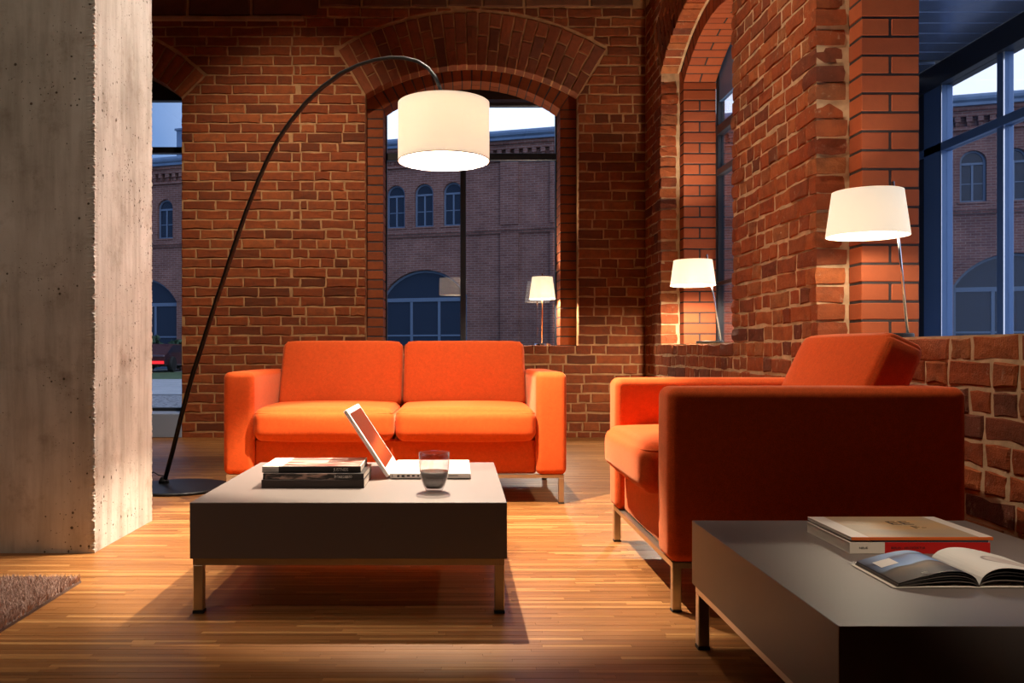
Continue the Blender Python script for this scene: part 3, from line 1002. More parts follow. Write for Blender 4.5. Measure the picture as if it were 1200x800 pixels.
WG = YB + RT + LD         # glazing plane of the back wall, 7.90
w1 = empty('window_1', (0, WG, 0), kind='structure')
xa, xb = op_left['uc']-op_left['w']/2, op_left['uc']+op_left['w']/2
frame_bars('frame', w1, [(xb-0.045, xb+0.01, -0.05, 0.02, 0.20, 3.3), (xa, xa+0.045, -0.05, 0.02, 0.20, 3.3), (xa+0.045, xb-0.045, -0.05, 0.02, 0.20, 0.235),
                         (xa+0.045, xb-0.045, -0.05, 0.02, 2.545, 2.60), (xa+0.045, xb-0.045, -0.05, 0.02, 3.02, 3.32)], M['frame_dark'])
box_part('pane', M['pane'], w1, xa+0.045, xb-0.045, -0.012, -0.004, 0.235, 2.545, 0)
box_part('pane', M['pane'], w1, xa+0.045, xb-0.045, -0.012, -0.004, 2.60, 3.02, 0)
box_part('sill_panel', M['white_sill'], w1, xa, xb, -(RT+LD)-0.012, -0.052, 0.0, 0.205, 0.004)

w2 = empty('window_2', (0, WG, 0), kind='structure')
xa, xb = op_back['uc']-0.781, op_back['uc']+0.781
frame_bars('frame', w2, [(xa-0.02, xa+0.012, 0.005, 0.06, 0.794, 3.2), (xb-0.012, xb+0.02, 0.005, 0.06, 0.794, 3.2), (xa, xb, 0.005, 0.06, 0.77, 0.80), (xa, xb, 0.0, 0.06, 2.49, 2.555),
                         (0.034, 0.086, 0.0, 0.06, 0.80, 2.49), (xa, xb, 0.005, 0.06, 2.985, 3.02)], M['frame_dark'])
MB().prism([(xa, 3.05), (xb, 3.05), (xb, 3.2), (xa, 3.2)], 0.02, 0.06).build('head_panel', M['frame_dark'], w2)
MB().box(xa, xb, 0.015, 0.06, 3.02, 3.05).build('head_rail', M['frame_blue'], w2)
box_part('pane', M['pane'], w2, xa, 0.034, 0.028, 0.036, 0.80, 2.49, 0)
box_part('pane', M['pane'], w2, 0.086, xb, 0.028, 0.036, 0.80, 2.49, 0)
box_part('pane', M['pane'], w2, xa, xb, 0.028, 0.036, 2.555, 2.985, 0)

XG = XR + RT + LD         # 2.04
w3 = empty('window_3', (XG, 0, 0), -PI/2, kind='structure')
ua, ub = op_far['uc']-0.78, op_far['uc']+0.78
frame_bars('frame', w3, [(ua-0.02, ua+0.03, 0.005, 0.06, 0.80, 3.2), (ub-0.03, ub+0.02, 0.005, 0.06, 0.80, 3.2), (ua, ub, 0.0, 0.06, 2.44, 2.51), (ua, ub, 0.0, 0.06, 2.12, 2.17), (ua, ub, 0.0, 0.06, 1.26, 1.29),
                         (ua, ub, 0.0, 0.06, 0.78, 0.80)], M['frame_dark'])
MB().box(ua, ub, 0.015, 0.05, 2.70, 3.2).build('head_panel', M['frame_blue'], w3)
for z0, z1 in ((0.80, 1.26), (1.29, 2.12), (2.17, 2.44), (2.51, 2.70)):
    box_part('pane', M['pane'], w3, ua+0.03, ub-0.03, 0.028, 0.036, z0, z1, 0)

# glazed bay outside the near opening
GX = 2.90
w4 = empty('window_4', (0, 0, 0), kind='structure')
ys = [5.155, 4.585, 3.80, 3.02, 2.24]
box_part('corner_post', M['frame_blue'], w4, GX-0.03, GX+0.04, 5.125, 5.315, 0.72, 2.33)
MB().box(GX-0.032, GX-0.029, 5.118, 5.124, 0.72, 2.33).build('glazing_bead', M['chrome'], w4)
for y in ys[1:]:
    MB().box(GX-0.02, GX+0.035, y-0.03, y+0.03, 0.72, 2.33).build('mullion', M['frame_blue'], w4, bevel=0.003, seg=1)
    MB().box(GX-0.026, GX-0.019, y-0.038, y-0.032, 0.72, 2.33).build('glazing_bead', M['chrome'], w4)
box_part('end_post', M['frame_blue'], w4, GX-0.05, GX+0.05, 5.42, 5.50, -0.1, 2.33)
box_part('gasket', M['frame_dark'], w4, GX-0.02, GX+0.03, 5.315, 5.42, 0.72, 2.33)
box_part('head_beam', M['frame_dark'], w4, GX-0.05, GX+0.06, 2.0, 5.5, 2.325, 2.455)
box_part('transom', M['frame_blue'], w4, GX-0.03, GX+0.03, 2.0, 5.42, 1.935, 1.985)
box_part('bottom_rail', M['frame_blue'], w4, GX-0.03, GX+0.03, 2.0, 5.42, 0.66, 0.72)
box_part('parapet', M['frame_blue'], w4, GX-0.05, GX+0.05, 2.0, 5.42, -0.1, 0.66)
box_part('end_panel', M['frame_blue'], w4, XG, GX-0.05, 5.44, 5.48, -0.1, 2.45)
box_part('end_panel', M['frame_blue'], w4, XG, GX-0.05, 2.0, 2.04, -0.1, 2.45)
ye = [5.42]+ys[1:]
for k in range(4):
    hi, lo = ys[k]-0.03, ys[k+1]+0.03
    box_part('pane', M['pane'], w4, GX+0.0, GX+0.008, lo, hi, 0.72, 1.935, 0)
    box_part('pane', M['pane'], w4, GX+0.0, GX+0.008, lo, hi, 1.985, 2.325, 0)
y = 5.44
while y > 2.05:
    gap = 0.0
    wpan = 0.146
    if abs(y - 5.148) < 0.01: y -= 0.062
    box_part('panel', M['soffit'], w4, XG+0.002, GX-0.05, max(2.04, y-wpan+0.005), y, 2.456, 2.475, 0.003)
    y -= wpan
box_part('head_panel', M['frame_blue'], w4, XG+0.004, XG+0.04, 2.03, 3.95, 2.48, 3.4)
box_part('roof_plate', M['frame_dark'], w4, XG, GX+0.06, 2.0, 5.5, 2.50, 2.56)

# ------------------------------------------------------------------ outside
M['far_brick'] = None
def far_brick():
    m, nt, out = new_mat('facade_brick')
    p = N(nt, 'ShaderNodeBsdfPrincipled', Roughness=0.9)
    p.inputs['Specular IOR Level'].default_value = 0.1
    tc = N(nt, 'ShaderNodeTexCoord')
    sp = N(nt, 'ShaderNodeSeparateXYZ'); cb = N(nt, 'ShaderNodeCombineXYZ')
    nt.links.new(tc.outputs['Object'], sp.inputs[0])
    nt.links.new(sp.outputs['X'], cb.inputs['X']); nt.links.new(sp.outputs['Z'], cb.inputs['Y'])
    br = N(nt, 'ShaderNodeTexBrick')
    br.inputs['Scale'].default_value = 1.0
    br.inputs['Brick Width'].default_value = 0.28
    br.inputs['Row Height'].default_value = 0.085
    br.inputs['Mortar Size'].default_value = 0.010
    br.inputs['Color1'].default_value = (0.23, 0.112, 0.092, 1)
    br.inputs['Color2'].default_value = (0.17, 0.08, 0.068, 1)
    br.inputs['Mortar'].default_value = (0.27, 0.20, 0.18, 1)
    nt.links.new(cb.outputs[0], br.inputs['Vector'])
    nz = N(nt, 'ShaderNodeTexNoise', Scale=0.9, Detail=7.0, Roughness=0.7)
    nt.links.new(tc.outputs['Object'], nz.inputs['Vector'])
    rd = ramp(nt, [(0.35, (0.72, 0.68, 0.70)), (0.65, (1.15, 1.1, 1.1))])
    nt.links.new(nz.outputs['Fac'], rd.inputs['Fac'])
    mx = N(nt, 'ShaderNodeMix', data_type='RGBA', blend_type='MULTIPLY'); mx.inputs[0].default_value = 1.0
    nt.links.new(br.outputs['Color'], mx.inputs[6]); nt.links.new(rd.outputs['Color'], mx.inputs[7])
    nt.links.new(mx.outputs[2], p.inputs['Base Color'])
    b = N(nt, 'ShaderNodeBump', Strength=0.3, Distance=0.01)
    nt.links.new(br.outputs['Fac'], b.inputs['Height']); b.invert = True
    nt.links.new(b.outputs['Normal'], p.inputs['Normal'])
    nt.links.new(p.outputs[0], out.inputs['Surface'])
    return m
M['far_brick'] = far_brick()
M['zinc'] = simple('blue_zinc_roof', (0.13, 0.20, 0.32), 0.5, metal=0.2, noise=0.15, nscale=2)
M['far_frame'] = simple('blue_painted_sash', (0.11, 0.155, 0.24), 0.5)
M['far_glass'] = simple('dark_far_glass', (0.016, 0.024, 0.045), 0.10, spec=0.28)
M['far_inside'] = simple('dark_interior', (0.012, 0.014, 0.02), 0.9)

bld = empty('brick_building', (0, 32, 0), math.atan2(-0.2983, 0.9545), 'long two storey brick building with arched windows across the yard', 'building')
bays = [-13.75, -7.5, -1.28, 5.75, 11.9, 18.0]
up_ops = []; low_ops = []
for c in bays:
    low_ops.append(dict(uc=c, w=3.36, sill=0.0 if c not in () else 0.5, spring=2.80, rise=0.97))
    for k in (-1, 0, 1):
        up_ops.append(dict(uc=c+k*1.13, w=0.74, sill=5.38, spring=6.64, rise=0.36))
LB, RB = -24.0, 27.0
wall_with_openings(LB, RB, 0.0, 5.12, 0.35, low_ops).build('lower_wall', M['far_brick'], bld)
wall_with_openings(LB, RB, 5.12, 8.4, 0.35, up_ops).build('upper_wall', M['far_brick'], bld)
MB().box(LB, RB, 0.9, 1.0, 0.0, 8.4).build('rear_wall', M['far_inside'], bld)  # dark sheet painted as the unlit rooms behind the windows
MB().box(LB, RB, -0.07, 0.05, 5.02, 5.12).box(LB, RB, -0.12, 0.05, 5.12, 5.20).box(LB, RB, -0.06, 0.05, 5.20, 5.32).build('string_course', M['far_brick'], bld)
for a, b in ((1.69, 2.36), (3.52, 3.80), (-4.35, -3.75), (8.4, 9.1), (14.9, 15.5), (-10.6, -10.0)):
    MB().box(a, b, -0.10, 0.05, 0.0, 5.01).box(a, b, -0.10, 0.05, 5.325, 7.62).build('pilaster', M['far_brick'], bld)
MB().box(LB, RB, -0.12, 0.05, 7.62, 7.72).box(LB, RB, -0.22, 0.05, 8.02, 8.18).box(LB, RB, -0.32, 0.05, 8.18, 8.3).build('cornice', M['far_brick'], bld)
dv = MB()
u = LB
while u < RB:
    dv.box(u, u+0.16, -0.20, 0.05, 7.86, 8.02).box(u+0.03, u+0.13, -0.13, 0.05, 7.74, 7.86)
    u += 0.32
tag(dv.build('dentils', M['far_brick'], bld), kind='stuff')
gm = MB()
gm.tube([(LB, -0.42, 8.52), (RB, -0.42, 8.52)], 0.13, 10)
gm.box(LB, RB, -0.45, 0.05, 8.302, 8.40)
gm.build('gutter', M['zinc'], bld)
MB().add([(LB, -0.35, 8.62), (RB, -0.35, 8.62), (RB, 4.5, 9.2), (LB, 4.5, 9.2), (LB, -0.35, 8.4), (RB, -0.35, 8.4), (RB, 4.5, 8.4), (LB, 4.5, 8.4)],
         [(0, 1, 2, 3), (4, 5, 1, 0), (5, 6, 2, 1), (6, 7, 3, 2), (7, 4, 0, 3), (7, 6, 5, 4)]).build('roof', M['zinc'], bld)
ch = MB().box(-12.42, -11.5, 0.5, 1.3, 8.6, 9.95).build('chimney', M['zinc'], bld)
MB().box(-12.48, -11.44, 0.44, 1.36, 9.95, 10.03).build('chimney_cap', M['zinc'], ch)

def arch_pts(uc, w, spring, rise, n=14):
    R, vc, th = arc_geo(dict(w=w, rise=rise, spring=spring))
    return [(uc+R*math.sin(-th+2*th*k/n), vc+R*math.cos(-th+2*th*k/n)) for k in range(n+1)]
def arch_frame(mb, uc, w, sill, spring, rise, t, d0, d1):
    o = [(uc-w/2, sill)] + arch_pts(uc, w, spring, rise) + [(uc+w/2, sill)]
    i = [(uc-w/2+t, sill+t)] + arch_pts(uc, w-2*t, spring, rise-t*0.8) + [(uc+w/2-t, sill+t)]
    n = len(o)
    for k in range(n):
        j = (k+1) % n
        mb.prism([o[j], o[k], i[k], i[j]], d0, d1)
    return mb
for o in up_ops:
    fm = arch_frame(MB(), o['uc'], 0.74, 5.38, 6.64, 0.36, 0.07, 0.12, 0.2)
    fm.box(o['uc']-0.03, o['uc']+0.03, 0.12, 0.2, 5.45, 6.56).box(o['uc']-0.30, o['uc']+0.30, 0.11, 0.2, 6.56, 6.63)
    fm.box(o['uc']-0.30, o['uc']+0.30, 0.14, 0.19, 5.96, 5.99)
    f = fm.build('window', M['far_frame'], bld)
    MB().prism([(o['uc']-0.36, 5.4), (o['uc']+0.36, 5.4)] + arch_pts(o['uc'], 0.72, 6.64, 0.35)[::-1], 0.155, 0.165).build('pane', M['far_glass'], f)
    MB().box(o['uc']-0.44, o['uc']+0.44, -0.09, 0.12, 5.325, 5.38).build('sill', M['far_brick'], f)
for o in low_ops:
    c = o['uc']
    fm = arch_frame(MB(), c, 3.36, 0.0, 2.80, 0.97, 0.10, 0.15, 0.25)
    fm.box(c-1.6, c+1.6, 0.14, 0.25, 2.60, 2.74)
    for q in (-0.55, 0.55): fm.box(c+q-0.05, c+q+0.05, 0.15, 0.25, 0.1, 2.6)
    fm.box(c-1.6, c+1.6, 0.16, 0.25, 1.30, 1.36)
    f = fm.build('shop_window', M['far_frame'], bld)
    MB().prism([(c-1.62, 0.05), (c+1.62, 0.05)] + arch_pts(c, 3.24, 2.80, 0.92)[::-1], 0.19, 0.20).build('pane', M['far_glass'], f)
    # brick arch band over it
    hb = MB()
    po, pi_ = arch_pts(c, 3.96, 2.80, 1.20), arch_pts(c, 3.38, 2.80, 0.98)
    for k in range(14):
        hb.prism([po[k], po[k+1], pi_[k+1], pi_[k]][::-1], -0.03, 0.05)
    hb.build('arch_band', M['far_brick'], bld)

M['paving'] = simple('grey_paving', (0.30, 0.31, 0.33), 0.7, noise=0.15, nscale=1.5)
M['grass'] = simple('dusk_grass', (0.05, 0.085, 0.03), 0.95, noise=0.4, nscale=3, bump=0.6, bscale=30)
def cobble():
    m, nt, out = new_mat('cobbles')
    p = N(nt, 'ShaderNodeBsdfPrincipled', Roughness=0.6)
    tc = N(nt, 'ShaderNodeTexCoord')
    v = N(nt, 'ShaderNodeTexVoronoi', Scale=7.0, feature='DISTANCE_TO_EDGE')
    v2 = N(nt, 'ShaderNodeTexVoronoi', Scale=7.0)
    nt.links.new(tc.outputs['Object'], v.inputs['Vector']); nt.links.new(tc.outputs['Object'], v2.inputs['Vector'])
    r = ramp(nt, [(0.02, (0.03, 0.03, 0.035)), (0.10, (0.24, 0.24, 0.26))])
    nt.links.new(v.outputs['Distance'], r.inputs['Fac'])
    nt.links.new(r.outputs['Color'], p.inputs['Base Color'])
    b = N(nt, 'ShaderNodeBump', Strength=1.0, Distance=0.05)
    nt.links.new(v.outputs['Distance'], b.inputs['Height']); nt.links.new(b.outputs['Normal'], p.inputs['Normal'])
    nt.links.new(p.outputs[0], out.inputs['Surface'])
    return m
M['cobble'] = cobble()
def ground(name, x0, x1, y0, y1, z, mat):
    return tag(MB().box(x0, x1, y0, y1, z-0.1, z).build(name, mat), kind='structure')
ground('ground_yard', -45, 45, YB+0.41, 15.0, -0.02, M['cobble'])
ground('ground_side', XG+1.0, 45, -6, YB+0.40, -0.02, M['paving'])
ground('pavement', -45, 45, 15.001, 23.0, 0.0, M['paving'])
ground('lawn', -45, 45, 23.001, 31.0, 0.0, M['grass'])
ground('drive', -45, 45, 31.001, 60.0, -0.005, M['paving'])

# shrubs by the far building, and an added car whose red bar stands in for a light streak
M['leaf'] = simple('dark_leaves', (0.035, 0.075, 0.04), 0.7, noise=0.4, nscale=6)
def shrub(x, y, r, h, seed):
    g = random.Random(seed)
    vs, fs = [], []
    for _ in range(700):
        a = g.uniform(0, 2*PI); q = g.random()**0.5*r; z = g.uniform(0.05, 1)**0.8*h
        q *= (1-(z/h-0.4)**2*0.9)
        c = Vector((q*math.cos(a), q*math.sin(a), z))
        d = Vector((g.uniform(-1, 1), g.uniform(-1, 1), g.uniform(-0.4, 1))).normalized()*0.13
        e = d.cross(Vector((g.uniform(-1, 1), g.uniform(-1, 1), g.uniform(-1, 1)))).normalized()*0.05
        b = len(vs)
        vs += [c-d, c+e, c+d, c-e]; fs.append((b, b+1, b+2, b+3))
    root = empty('shrub', (x, y, 0), 0, None, 'shrub', 'shrubs before the far building')
    tag(mesh_obj('foliage', raw_mesh('foliage', vs, fs, M['leaf']), None, root), kind='stuff')
    MB().tube([(0, 0, 0), (0.02, 0, h*0.5)], 0.03, 6).build('stem', M['leaf'], root)
    return root
s = shrub(-12.4, 34.7, 0.62, 1.35, 1); s['label'] = 'dark low shrub before the far arch, seen through the left window'
s = shrub(-11.0, 34.4, 0.5, 1.15, 2); s['label'] = 'smaller dark shrub behind the parked car, half hid by the brick jamb'

M['car_paint'] = simple('dark_red_paint', (0.05, 0.015, 0.02), 0.25, coat=0.5)
M['tyre'] = simple('tyre', (0.015, 0.015, 0.015), 0.8)
def streak_red():
    m, nt, out = new_mat('red_tail_lamp')
    em = N(nt, 'ShaderNodeEmission'); em.inputs['Color'].default_value = (1, 0.03, 0.04, 1); em.inputs['Strength'].default_value = 1.6
    nt.links.new(em.outputs[0], out.inputs['Surface'])
    return m
M['tail'] = streak_red()
car = empty('car', (-10.9, 31.9, 0), PI*0.5, 'dark car with red rear lamps parked beyond the lawn', 'car')
body = MB()
prof = [(-1.9, 0.22), (1.9, 0.22), (1.95, 0.5), (1.85, 0.62), (1.0, 0.68), (0.55, 0.98), (-1.0, 1.0), (-1.75, 0.66), (-1.95, 0.6)]
body.prism(prof, -0.8, 0.8)
body.build('body', M['car_paint'], car, bevel=0.05, seg=2)
MB().prism([(0.52, 0.72), (0.95, 0.70), (0.52, 0.94)], -0.72, 0.72).prism([(-1.62, 0.70), (-1.0, 0.96), (0.5, 0.95), (0.4, 0.71)][::1], -0.81, 0.81).build('window_glass', M['far_glass'], car)
for sx in (-1.2, 1.2):
    for sy in (-0.8, 0.8):
        w_ = MB().lathe([(0.0, -0.09), (0.26, -0.09), (0.28, -0.05), (0.28, 0.05), (0.26, 0.09), (0.0, 0.09)], 20).build('wheel', M['tyre'], car)
        w_.location = (sx, sy, 0.28); w_.rotation_euler = (PI/2, 0, 0)
MB().box(-2.0, -1.90, -0.76, 0.76, 0.30, 0.40).build('rear_lamp', M['tail'], car)  # glowing bar stands in for a passing car's red light trail

# ------------------------------------------------------------------ seating
def seat_unit(name, W, n, loc, rz, label, cat, seed):
    """low boxy seat facing local -y: arms, base, cushions, steel frame"""
    root = empty(name, loc, rz, label, cat)
    D = 0.855; AT = 0.15; z0 = 0.142; zA = 0.645; O = M['orange']
    for s in (-1, 1):
        me = soft_box(AT, D, zA-z0, 0.030, 3, 8, 6, bulge=(0.003, 0.002, 0.002))
        a = mesh_obj('arm', me, O, root, (s*(W/2-AT/2), D/2, (z0+zA)/2), None, True)
    iw = W - 2*AT
    mesh_obj('base', soft_box(iw+0.004, D-0.13, 0.17, 0.015, 6, 4, 3), O, root, (0, 0.03+(D-0.13)/2, z0+0.085+0.001), None, True)
    mesh_obj('back_frame', soft_box(iw+0.002, 0.115, zA-z0, 0.025, 8, 3, 5), O, root, (0, D-0.0575, (z0+zA)/2), None, True)
    cw = iw/n
    for i in range(n):
        xc = -iw/2 + cw*(i+0.5)
        # the seat cushions reach a little over the arms' front
        me = soft_box(cw-0.004, 0.60, 0.150, 0.042, 12, 12, 6, bulge=(0.0, 0.012, 0.022), wob=0.003, seed=seed+i)
        c = mesh_obj('seat_cushion', me, O, root, (xc, -0.045+0.30, 0.315+0.075), None, True)
        lp = rim_loop(cw-0.004-0.012, 0.60-0.010, 0.057, 0.040)
        MB().tube(lp, 0.0018, 6, caps=False).build('piping', M['seam'], c, smooth=True)
        th = math.radians(25)
        bw = cw - 0.008
        me = soft_box(bw, 0.118, 0.405, 0.022, 14, 4, 14, bulge=(0.0, 0.020, 0.006), wob=0.003, seed=seed+10+i, rc=0.042)
        ax, az = 0.547, 0.445
        cy = ax + math.sin(th)*0.2025 + math.cos(th)*0.0575
        cz = az + math.cos(th)*0.2025 - math.sin(th)*0.0575
        b = mesh_obj('back_cushion', me, O, root, (xc, cy, cz), (-th, 0, 0), True)
        lp = [(p[0], -0.050, p[1]) for p in rim_loop(bw-0.012, 0.405-0.010, 0, 0.042)]
        MB().tube(lp, 0.0018, 6, caps=False).build('piping', M['seam'], b, smooth=True)
    # steel frame and legs
    fr = MB()
    e = 0.013
    fr.box(-W/2+e, W/2-e, e, e+0.026, 0.126, z0).box(-W/2+e, W/2-e, D-e-0.026, D-e, 0.126, z0)
    fr.box(-W/2+e, -W/2+e+0.026, e+0.026, D-e-0.026, 0.126, z0).box(W/2-e-0.026, W/2-e, e+0.026, D-e-0.026, 0.126, z0)
    fr.build('frame', M['steel'], root)
    for sx in (-1, 1):
        for yc in (e+0.013, D-e-0.013):
            xc = sx*(W/2-e-0.013)
            l = MB().box(xc-0.013, xc+0.013, yc-0.013, yc+0.013, 0.006, 0.1262).build('leg', M['steel'], root, bevel=0.002, seg=1)
            MB().box(xc-0.014, xc+0.014, yc-0.014, yc+0.014, 0.0, 0.006).build('glide', M['glide'], l)
    return root
seat_unit('sofa', 1.685, 2, (-0.302, 4.236, 0), 0.0, 'orange two seat sofa with boxy arms in front of the arched window', 'sofa', 1)
seat_unit('armchair', 0.97, 1, (0.607, 2.955, 0), -PI/2, 'orange boxy armchair turned sideways beside the brick wall', 'armchair', 40)

# ------------------------------------------------------------------ tables
def low_table(x0, x1, y0, y1, label):
    root = empty('coffee_table', ((x0+x1)/2, (y0+y1)/2, 0), 0, label, 'coffee table')
    w, d = x1-x0, y1-y0
    box_part('table_top', M['taupe'], root, -w/2, w/2, -d/2, d/2, 0.158, 0.318, 0.001, 1)
    fr = MB(); e = 0.007; t = 0.028; h0 = 0.138
    fr.box(-w/2+e, w/2-e, -d/2+e, -d/2+e+t, h0, 0.157).box(-w/2+e, w/2-e, d/2-e-t, d/2-e, h0, 0.157)
    fr.box(-w/2+e, -w/2+e+t, -d/2+e+t, d/2-e-t, h0, 0.157).box(w/2-e-t, w/2-e, -d/2+e+t, d/2-e-t, h0, 0.157)
    fr.build('frame', M['steel'], root)
    for sx in (-1, 1):
        for sy in (-1, 1):
            xc, yc = sx*(w/2-e-t/2), sy*(d/2-e-t/2)
            l = MB().box(xc-t/2, xc+t/2, yc-t/2, yc+t/2, 0.008, h0+0.0005).build('leg', M['steel'], root, bevel=0.002, seg=1)
            MB().box(xc-t/2-0.001, xc+t/2+0.001, yc-t/2-0.001, yc+t/2+0.001, 0, 0.008).build('glide', M['glide'], l)
    return root
low_table(-0.760, 0.144, 2.465, 3.357, 'low taupe coffee table holding the laptop, in front of the sofa')
low_table(0.600, 1.297, 1.358, 2.205, 'low taupe coffee table in the right foreground with an open magazine')
ZT = 0.318

# ------------------------------------------------------------------ lamps
def point(name, parent, loc, watts, radius, col=WARM):
    d = bpy.data.lights.new(name, 'POINT')
    d.energy = watts; d.shadow_soft_size = radius; d.color = col
    o = bpy.data.objects.new(name, d)
    link(o, parent); o.location = loc
    return o

def plan(px, Y):
    return (px-535)/1014*Y
# arc lamp: foot, curved pole, drum shade
SHX, SHY = -0.0535, 3.60
FX, FY = -1.627, 4.81
arc = empty('floor_lamp', (-1.513, 4.72, 0), 0, 'tall black arc floor lamp with a glowing white drum shade above the table', 'floor lamp')
MB().lathe([(0.0, 0.0), (0.27, 0.0), (0.27, 0.010), (0.264, 0.015), (0.0, 0.017)], 64).build('base', M['black_metal'], arc, clean=True)
pts = []
for px, py in ((192, 566), (202, 530), (213, 485), (225, 441), (238, 401), (250, 363), (262, 327), (275, 287), (288, 249), (300, 218), (312, 190), (325, 165), (340, 143), (358, 121), (378, 102), (400, 86), (420, 76), (440, 70), (458, 67.5), (474, 68), (490, 72), (502, 80), (510, 90), (515, 101)):
    # the pole bends in one upright plane from foot to shade
    k = (px-535)/1014
    dx, dy = SHX-FX, SHY-FY
    t = (k*FY - FX)/(dx - k*dy)
    Y = FY + dy*t
    pts.append((FX+dx*t + 1.513, Y-4.72, 0.75+(411-py)/1014*Y))
pts[0] = (pts[0][0], pts[0][1], 0.012)
MB().tube(pts, [0.0125]*8+[0.011]*8+[0.008]*8, 12).build('pole', M['black_metal'], arc, smooth=True)
MB().lathe([(0.0, 0.012), (0.028, 0.012), (0.028, 0.03), (0.016, 0.05), (0.0, 0.05)], 24, c=(pts[0][0], pts[0][1], 0)).build('pole_socket', M['black_metal'], arc)
sx, sy = SHX+1.513, SHY-4.72
zb, zt, rs = 1.538, 1.777, 0.190
sh = MB().lathe([(rs, zb), (rs, zt), (rs-0.003, zt), (rs-0.003, zb)], 72, c=(sx, sy, 0), closed=True).build('lamp_shade', M['shade_big'], arc, smooth=False)
smooth_by_angle(sh, 40)
MB().lathe([(rs+0.0006, zb-0.001), (rs+0.0006, zb+0.004), (rs-0.0036, zb+0.004), (rs-0.0036, zb-0.001)], 72, c=(sx, sy, 0), closed=True).build('rim', M['white_plastic'], sh)
MB().lathe([(0.0, zt-0.006), (rs-0.0035, zt-0.006), (rs-0.0035, zt-0.003), (0.0, zt-0.003)], 64, c=(sx, sy, 0)).build('top_cover', simple('white_shade_lining', (0.80, 0.77, 0.70), 0.9), sh)  # added disc that keeps the bulb's light off the upper walls
sp = MB()
for k in range(3):
    a = 2*PI*k/3+0.3
    sp.tube([(sx, sy, zt-0.012), (sx+(rs-0.002)*math.cos(a), sy+(rs-0.002)*math.sin(a), zt-0.012)], 0.0022, 6)
sp.build('shade_spider', M['black_metal'], sh)
MB().tube([pts[-1], (sx, sy, zt+0.02), (sx, sy, 1.79)], 0.008, 10).build('lamp_holder', M['black_metal'], arc)
MB().lathe([(0.0, 0.035), (0.016, 0.031), (0.03, 0.012), (0.032, 0.0), (0.026, -0.02), (0.012, -0.033), (0.0, -0.036)], 24, c=(sx, sy, 1.752)).build('bulb', M['bulb'], arc, smooth=True)
point('bulb_light', arc, (sx, sy, 1.757), LAMP_ARC, 0.014)
cp = [(pts[0][0]-0.03, pts[0][1]+0.0, 0.06), (pts[0][0]-0.06, pts[0][1]+0.01, 0.075), (pts[0][0]-0.11, pts[0][1]+0.0, 0.05), (pts[0][0]-0.16, pts[0][1]-0.03, 0.02), (pts[0][0]-0.24, pts[0][1]-0.02, 0.005), (pts[0][0]-0.4, pts[0][1]+0.03, 0.005)]
MB().tube([(pts[0][0], pts[0][1], 0.055)]+cp, 0.0032, 8).build('cord', M['black_metal'], arc, smooth=True)

def table_lamp(loc, rz, rb_, rt_, hs, zs, rbase, xs, stem, label, watts, stem_mat):
    """disc base, leaning stem at its rim, tapered shade; local +x is the stem's side"""
    root = empty('table_lamp', loc, rz, label, 'table lamp')
    MB().lathe([(0.0, 0.0), (rbase, 0.0), (rbase, 0.014), (rbase-0.003, 0.018), (0.0, 0.018)], 48).build('base', M['chrome'] if stem_mat == 'copper' else M['black_metal'], root, clean=True)
    (xa, za), (xb, zb2) = stem
    MB().tube([(xa, 0, za), (xb, 0, zb2)], 0.0055, 12).build('stem', M['chrome'] if stem_mat != 'copper' else M['copper'], root, smooth=True)
    s = MB().lathe([(rb_, zs), (rt_, zs+hs), (rt_-0.003, zs+hs), (rb_-0.003, zs)], 56, c=(xs, 0, 0), closed=True).build('lamp_shade', M['shade_small'], root)
    smooth_by_angle(s, 40)
    zc = zs+hs*0.45
    tt = (zc-za)/(zb2-za)
    xq = xa+(xb-xa)*tt
    MB().tube([(xq, 0, zc), (xs, 0, zc+0.005)], 0.006, 10).build('lamp_holder', M['chrome'], root)
    MB().lathe([(0.0, 0.028), (0.014, 0.024), (0.024, 0.008), (0.024, -0.006), (0.014, -0.024), (0.0, -0.028)], 20, c=(xs, 0, zc)).build('bulb', M['bulb'], root, smooth=True)
    point('bulb_light', root, (xs, 0, zc-0.045), watts, 0.03)
    return root
M['copper'] = simple('copper_stem', (0.75, 0.36, 0.16), 0.25, metal=1.0)
table_lamp((1.745, 3.50, 0.803), 0.0, 0.158, 0.134, 0.180, 0.41, 0.096, -0.083, ((0.080, 0.016), (0.020, 0.632)),
           'lit white table lamp on the near sill beside the smooth brick pier', LAMP_TABLE, 'steel')
table_lamp((1.800, 6.15, 0.803), 0.0, 0.158, 0.134, 0.180, 0.41, 0.096, -0.120, ((0.080, 0.016), (-0.022, 0.632)),
           'lit white table lamp on the sill of the far opening, right wall', LAMP_SILL, 'steel')
table_lamp((0.762, 7.69, 0.797), PI/2, 0.117, 0.091, 0.196, 0.413, 0.072, 0.0, ((0.03, 0.016), (0.0, 0.64)),
           'lit white table lamp with a copper stem on the back window sill', LAMP_SILL*0.6, 'copper')

def ceiling_spot(x, y, z, watts, size_deg, label, aim=None, col=(1.0, 0.82, 0.62)):
    root = empty('ceiling_spotlight', (x, y, z), 0, label, 'spotlight')
    MB().lathe([(0.055, 0.0), (0.06, 0.0), (0.06, 0.12), (0.0, 0.12), (0.0, 0.116), (0.055, 0.112)], 32).build('housing', M['black_metal'], root)
    MB().tube([(0, 0, 0.12), (0, 0, H-z)], 0.012, 10).build('stem', M['black_metal'], root)
    d = bpy.data.lights.new('spot_light', 'SPOT')
    d.energy = watts; d.spot_size = math.radians(size_deg); d.spot_blend = 1.0; d.shadow_soft_size = 0.04; d.color = col
    o = bpy.data.objects.new('spot_light', d)
    link(o, root); o.location = (0, 0, 0.05)
    if aim is not None:
        o.location = (0, 0, -0.03)
        o.rotation_euler = (Vector(aim)-Vector((x, y, z))).to_track_quat('-Z', 'Y').to_euler()
    return root
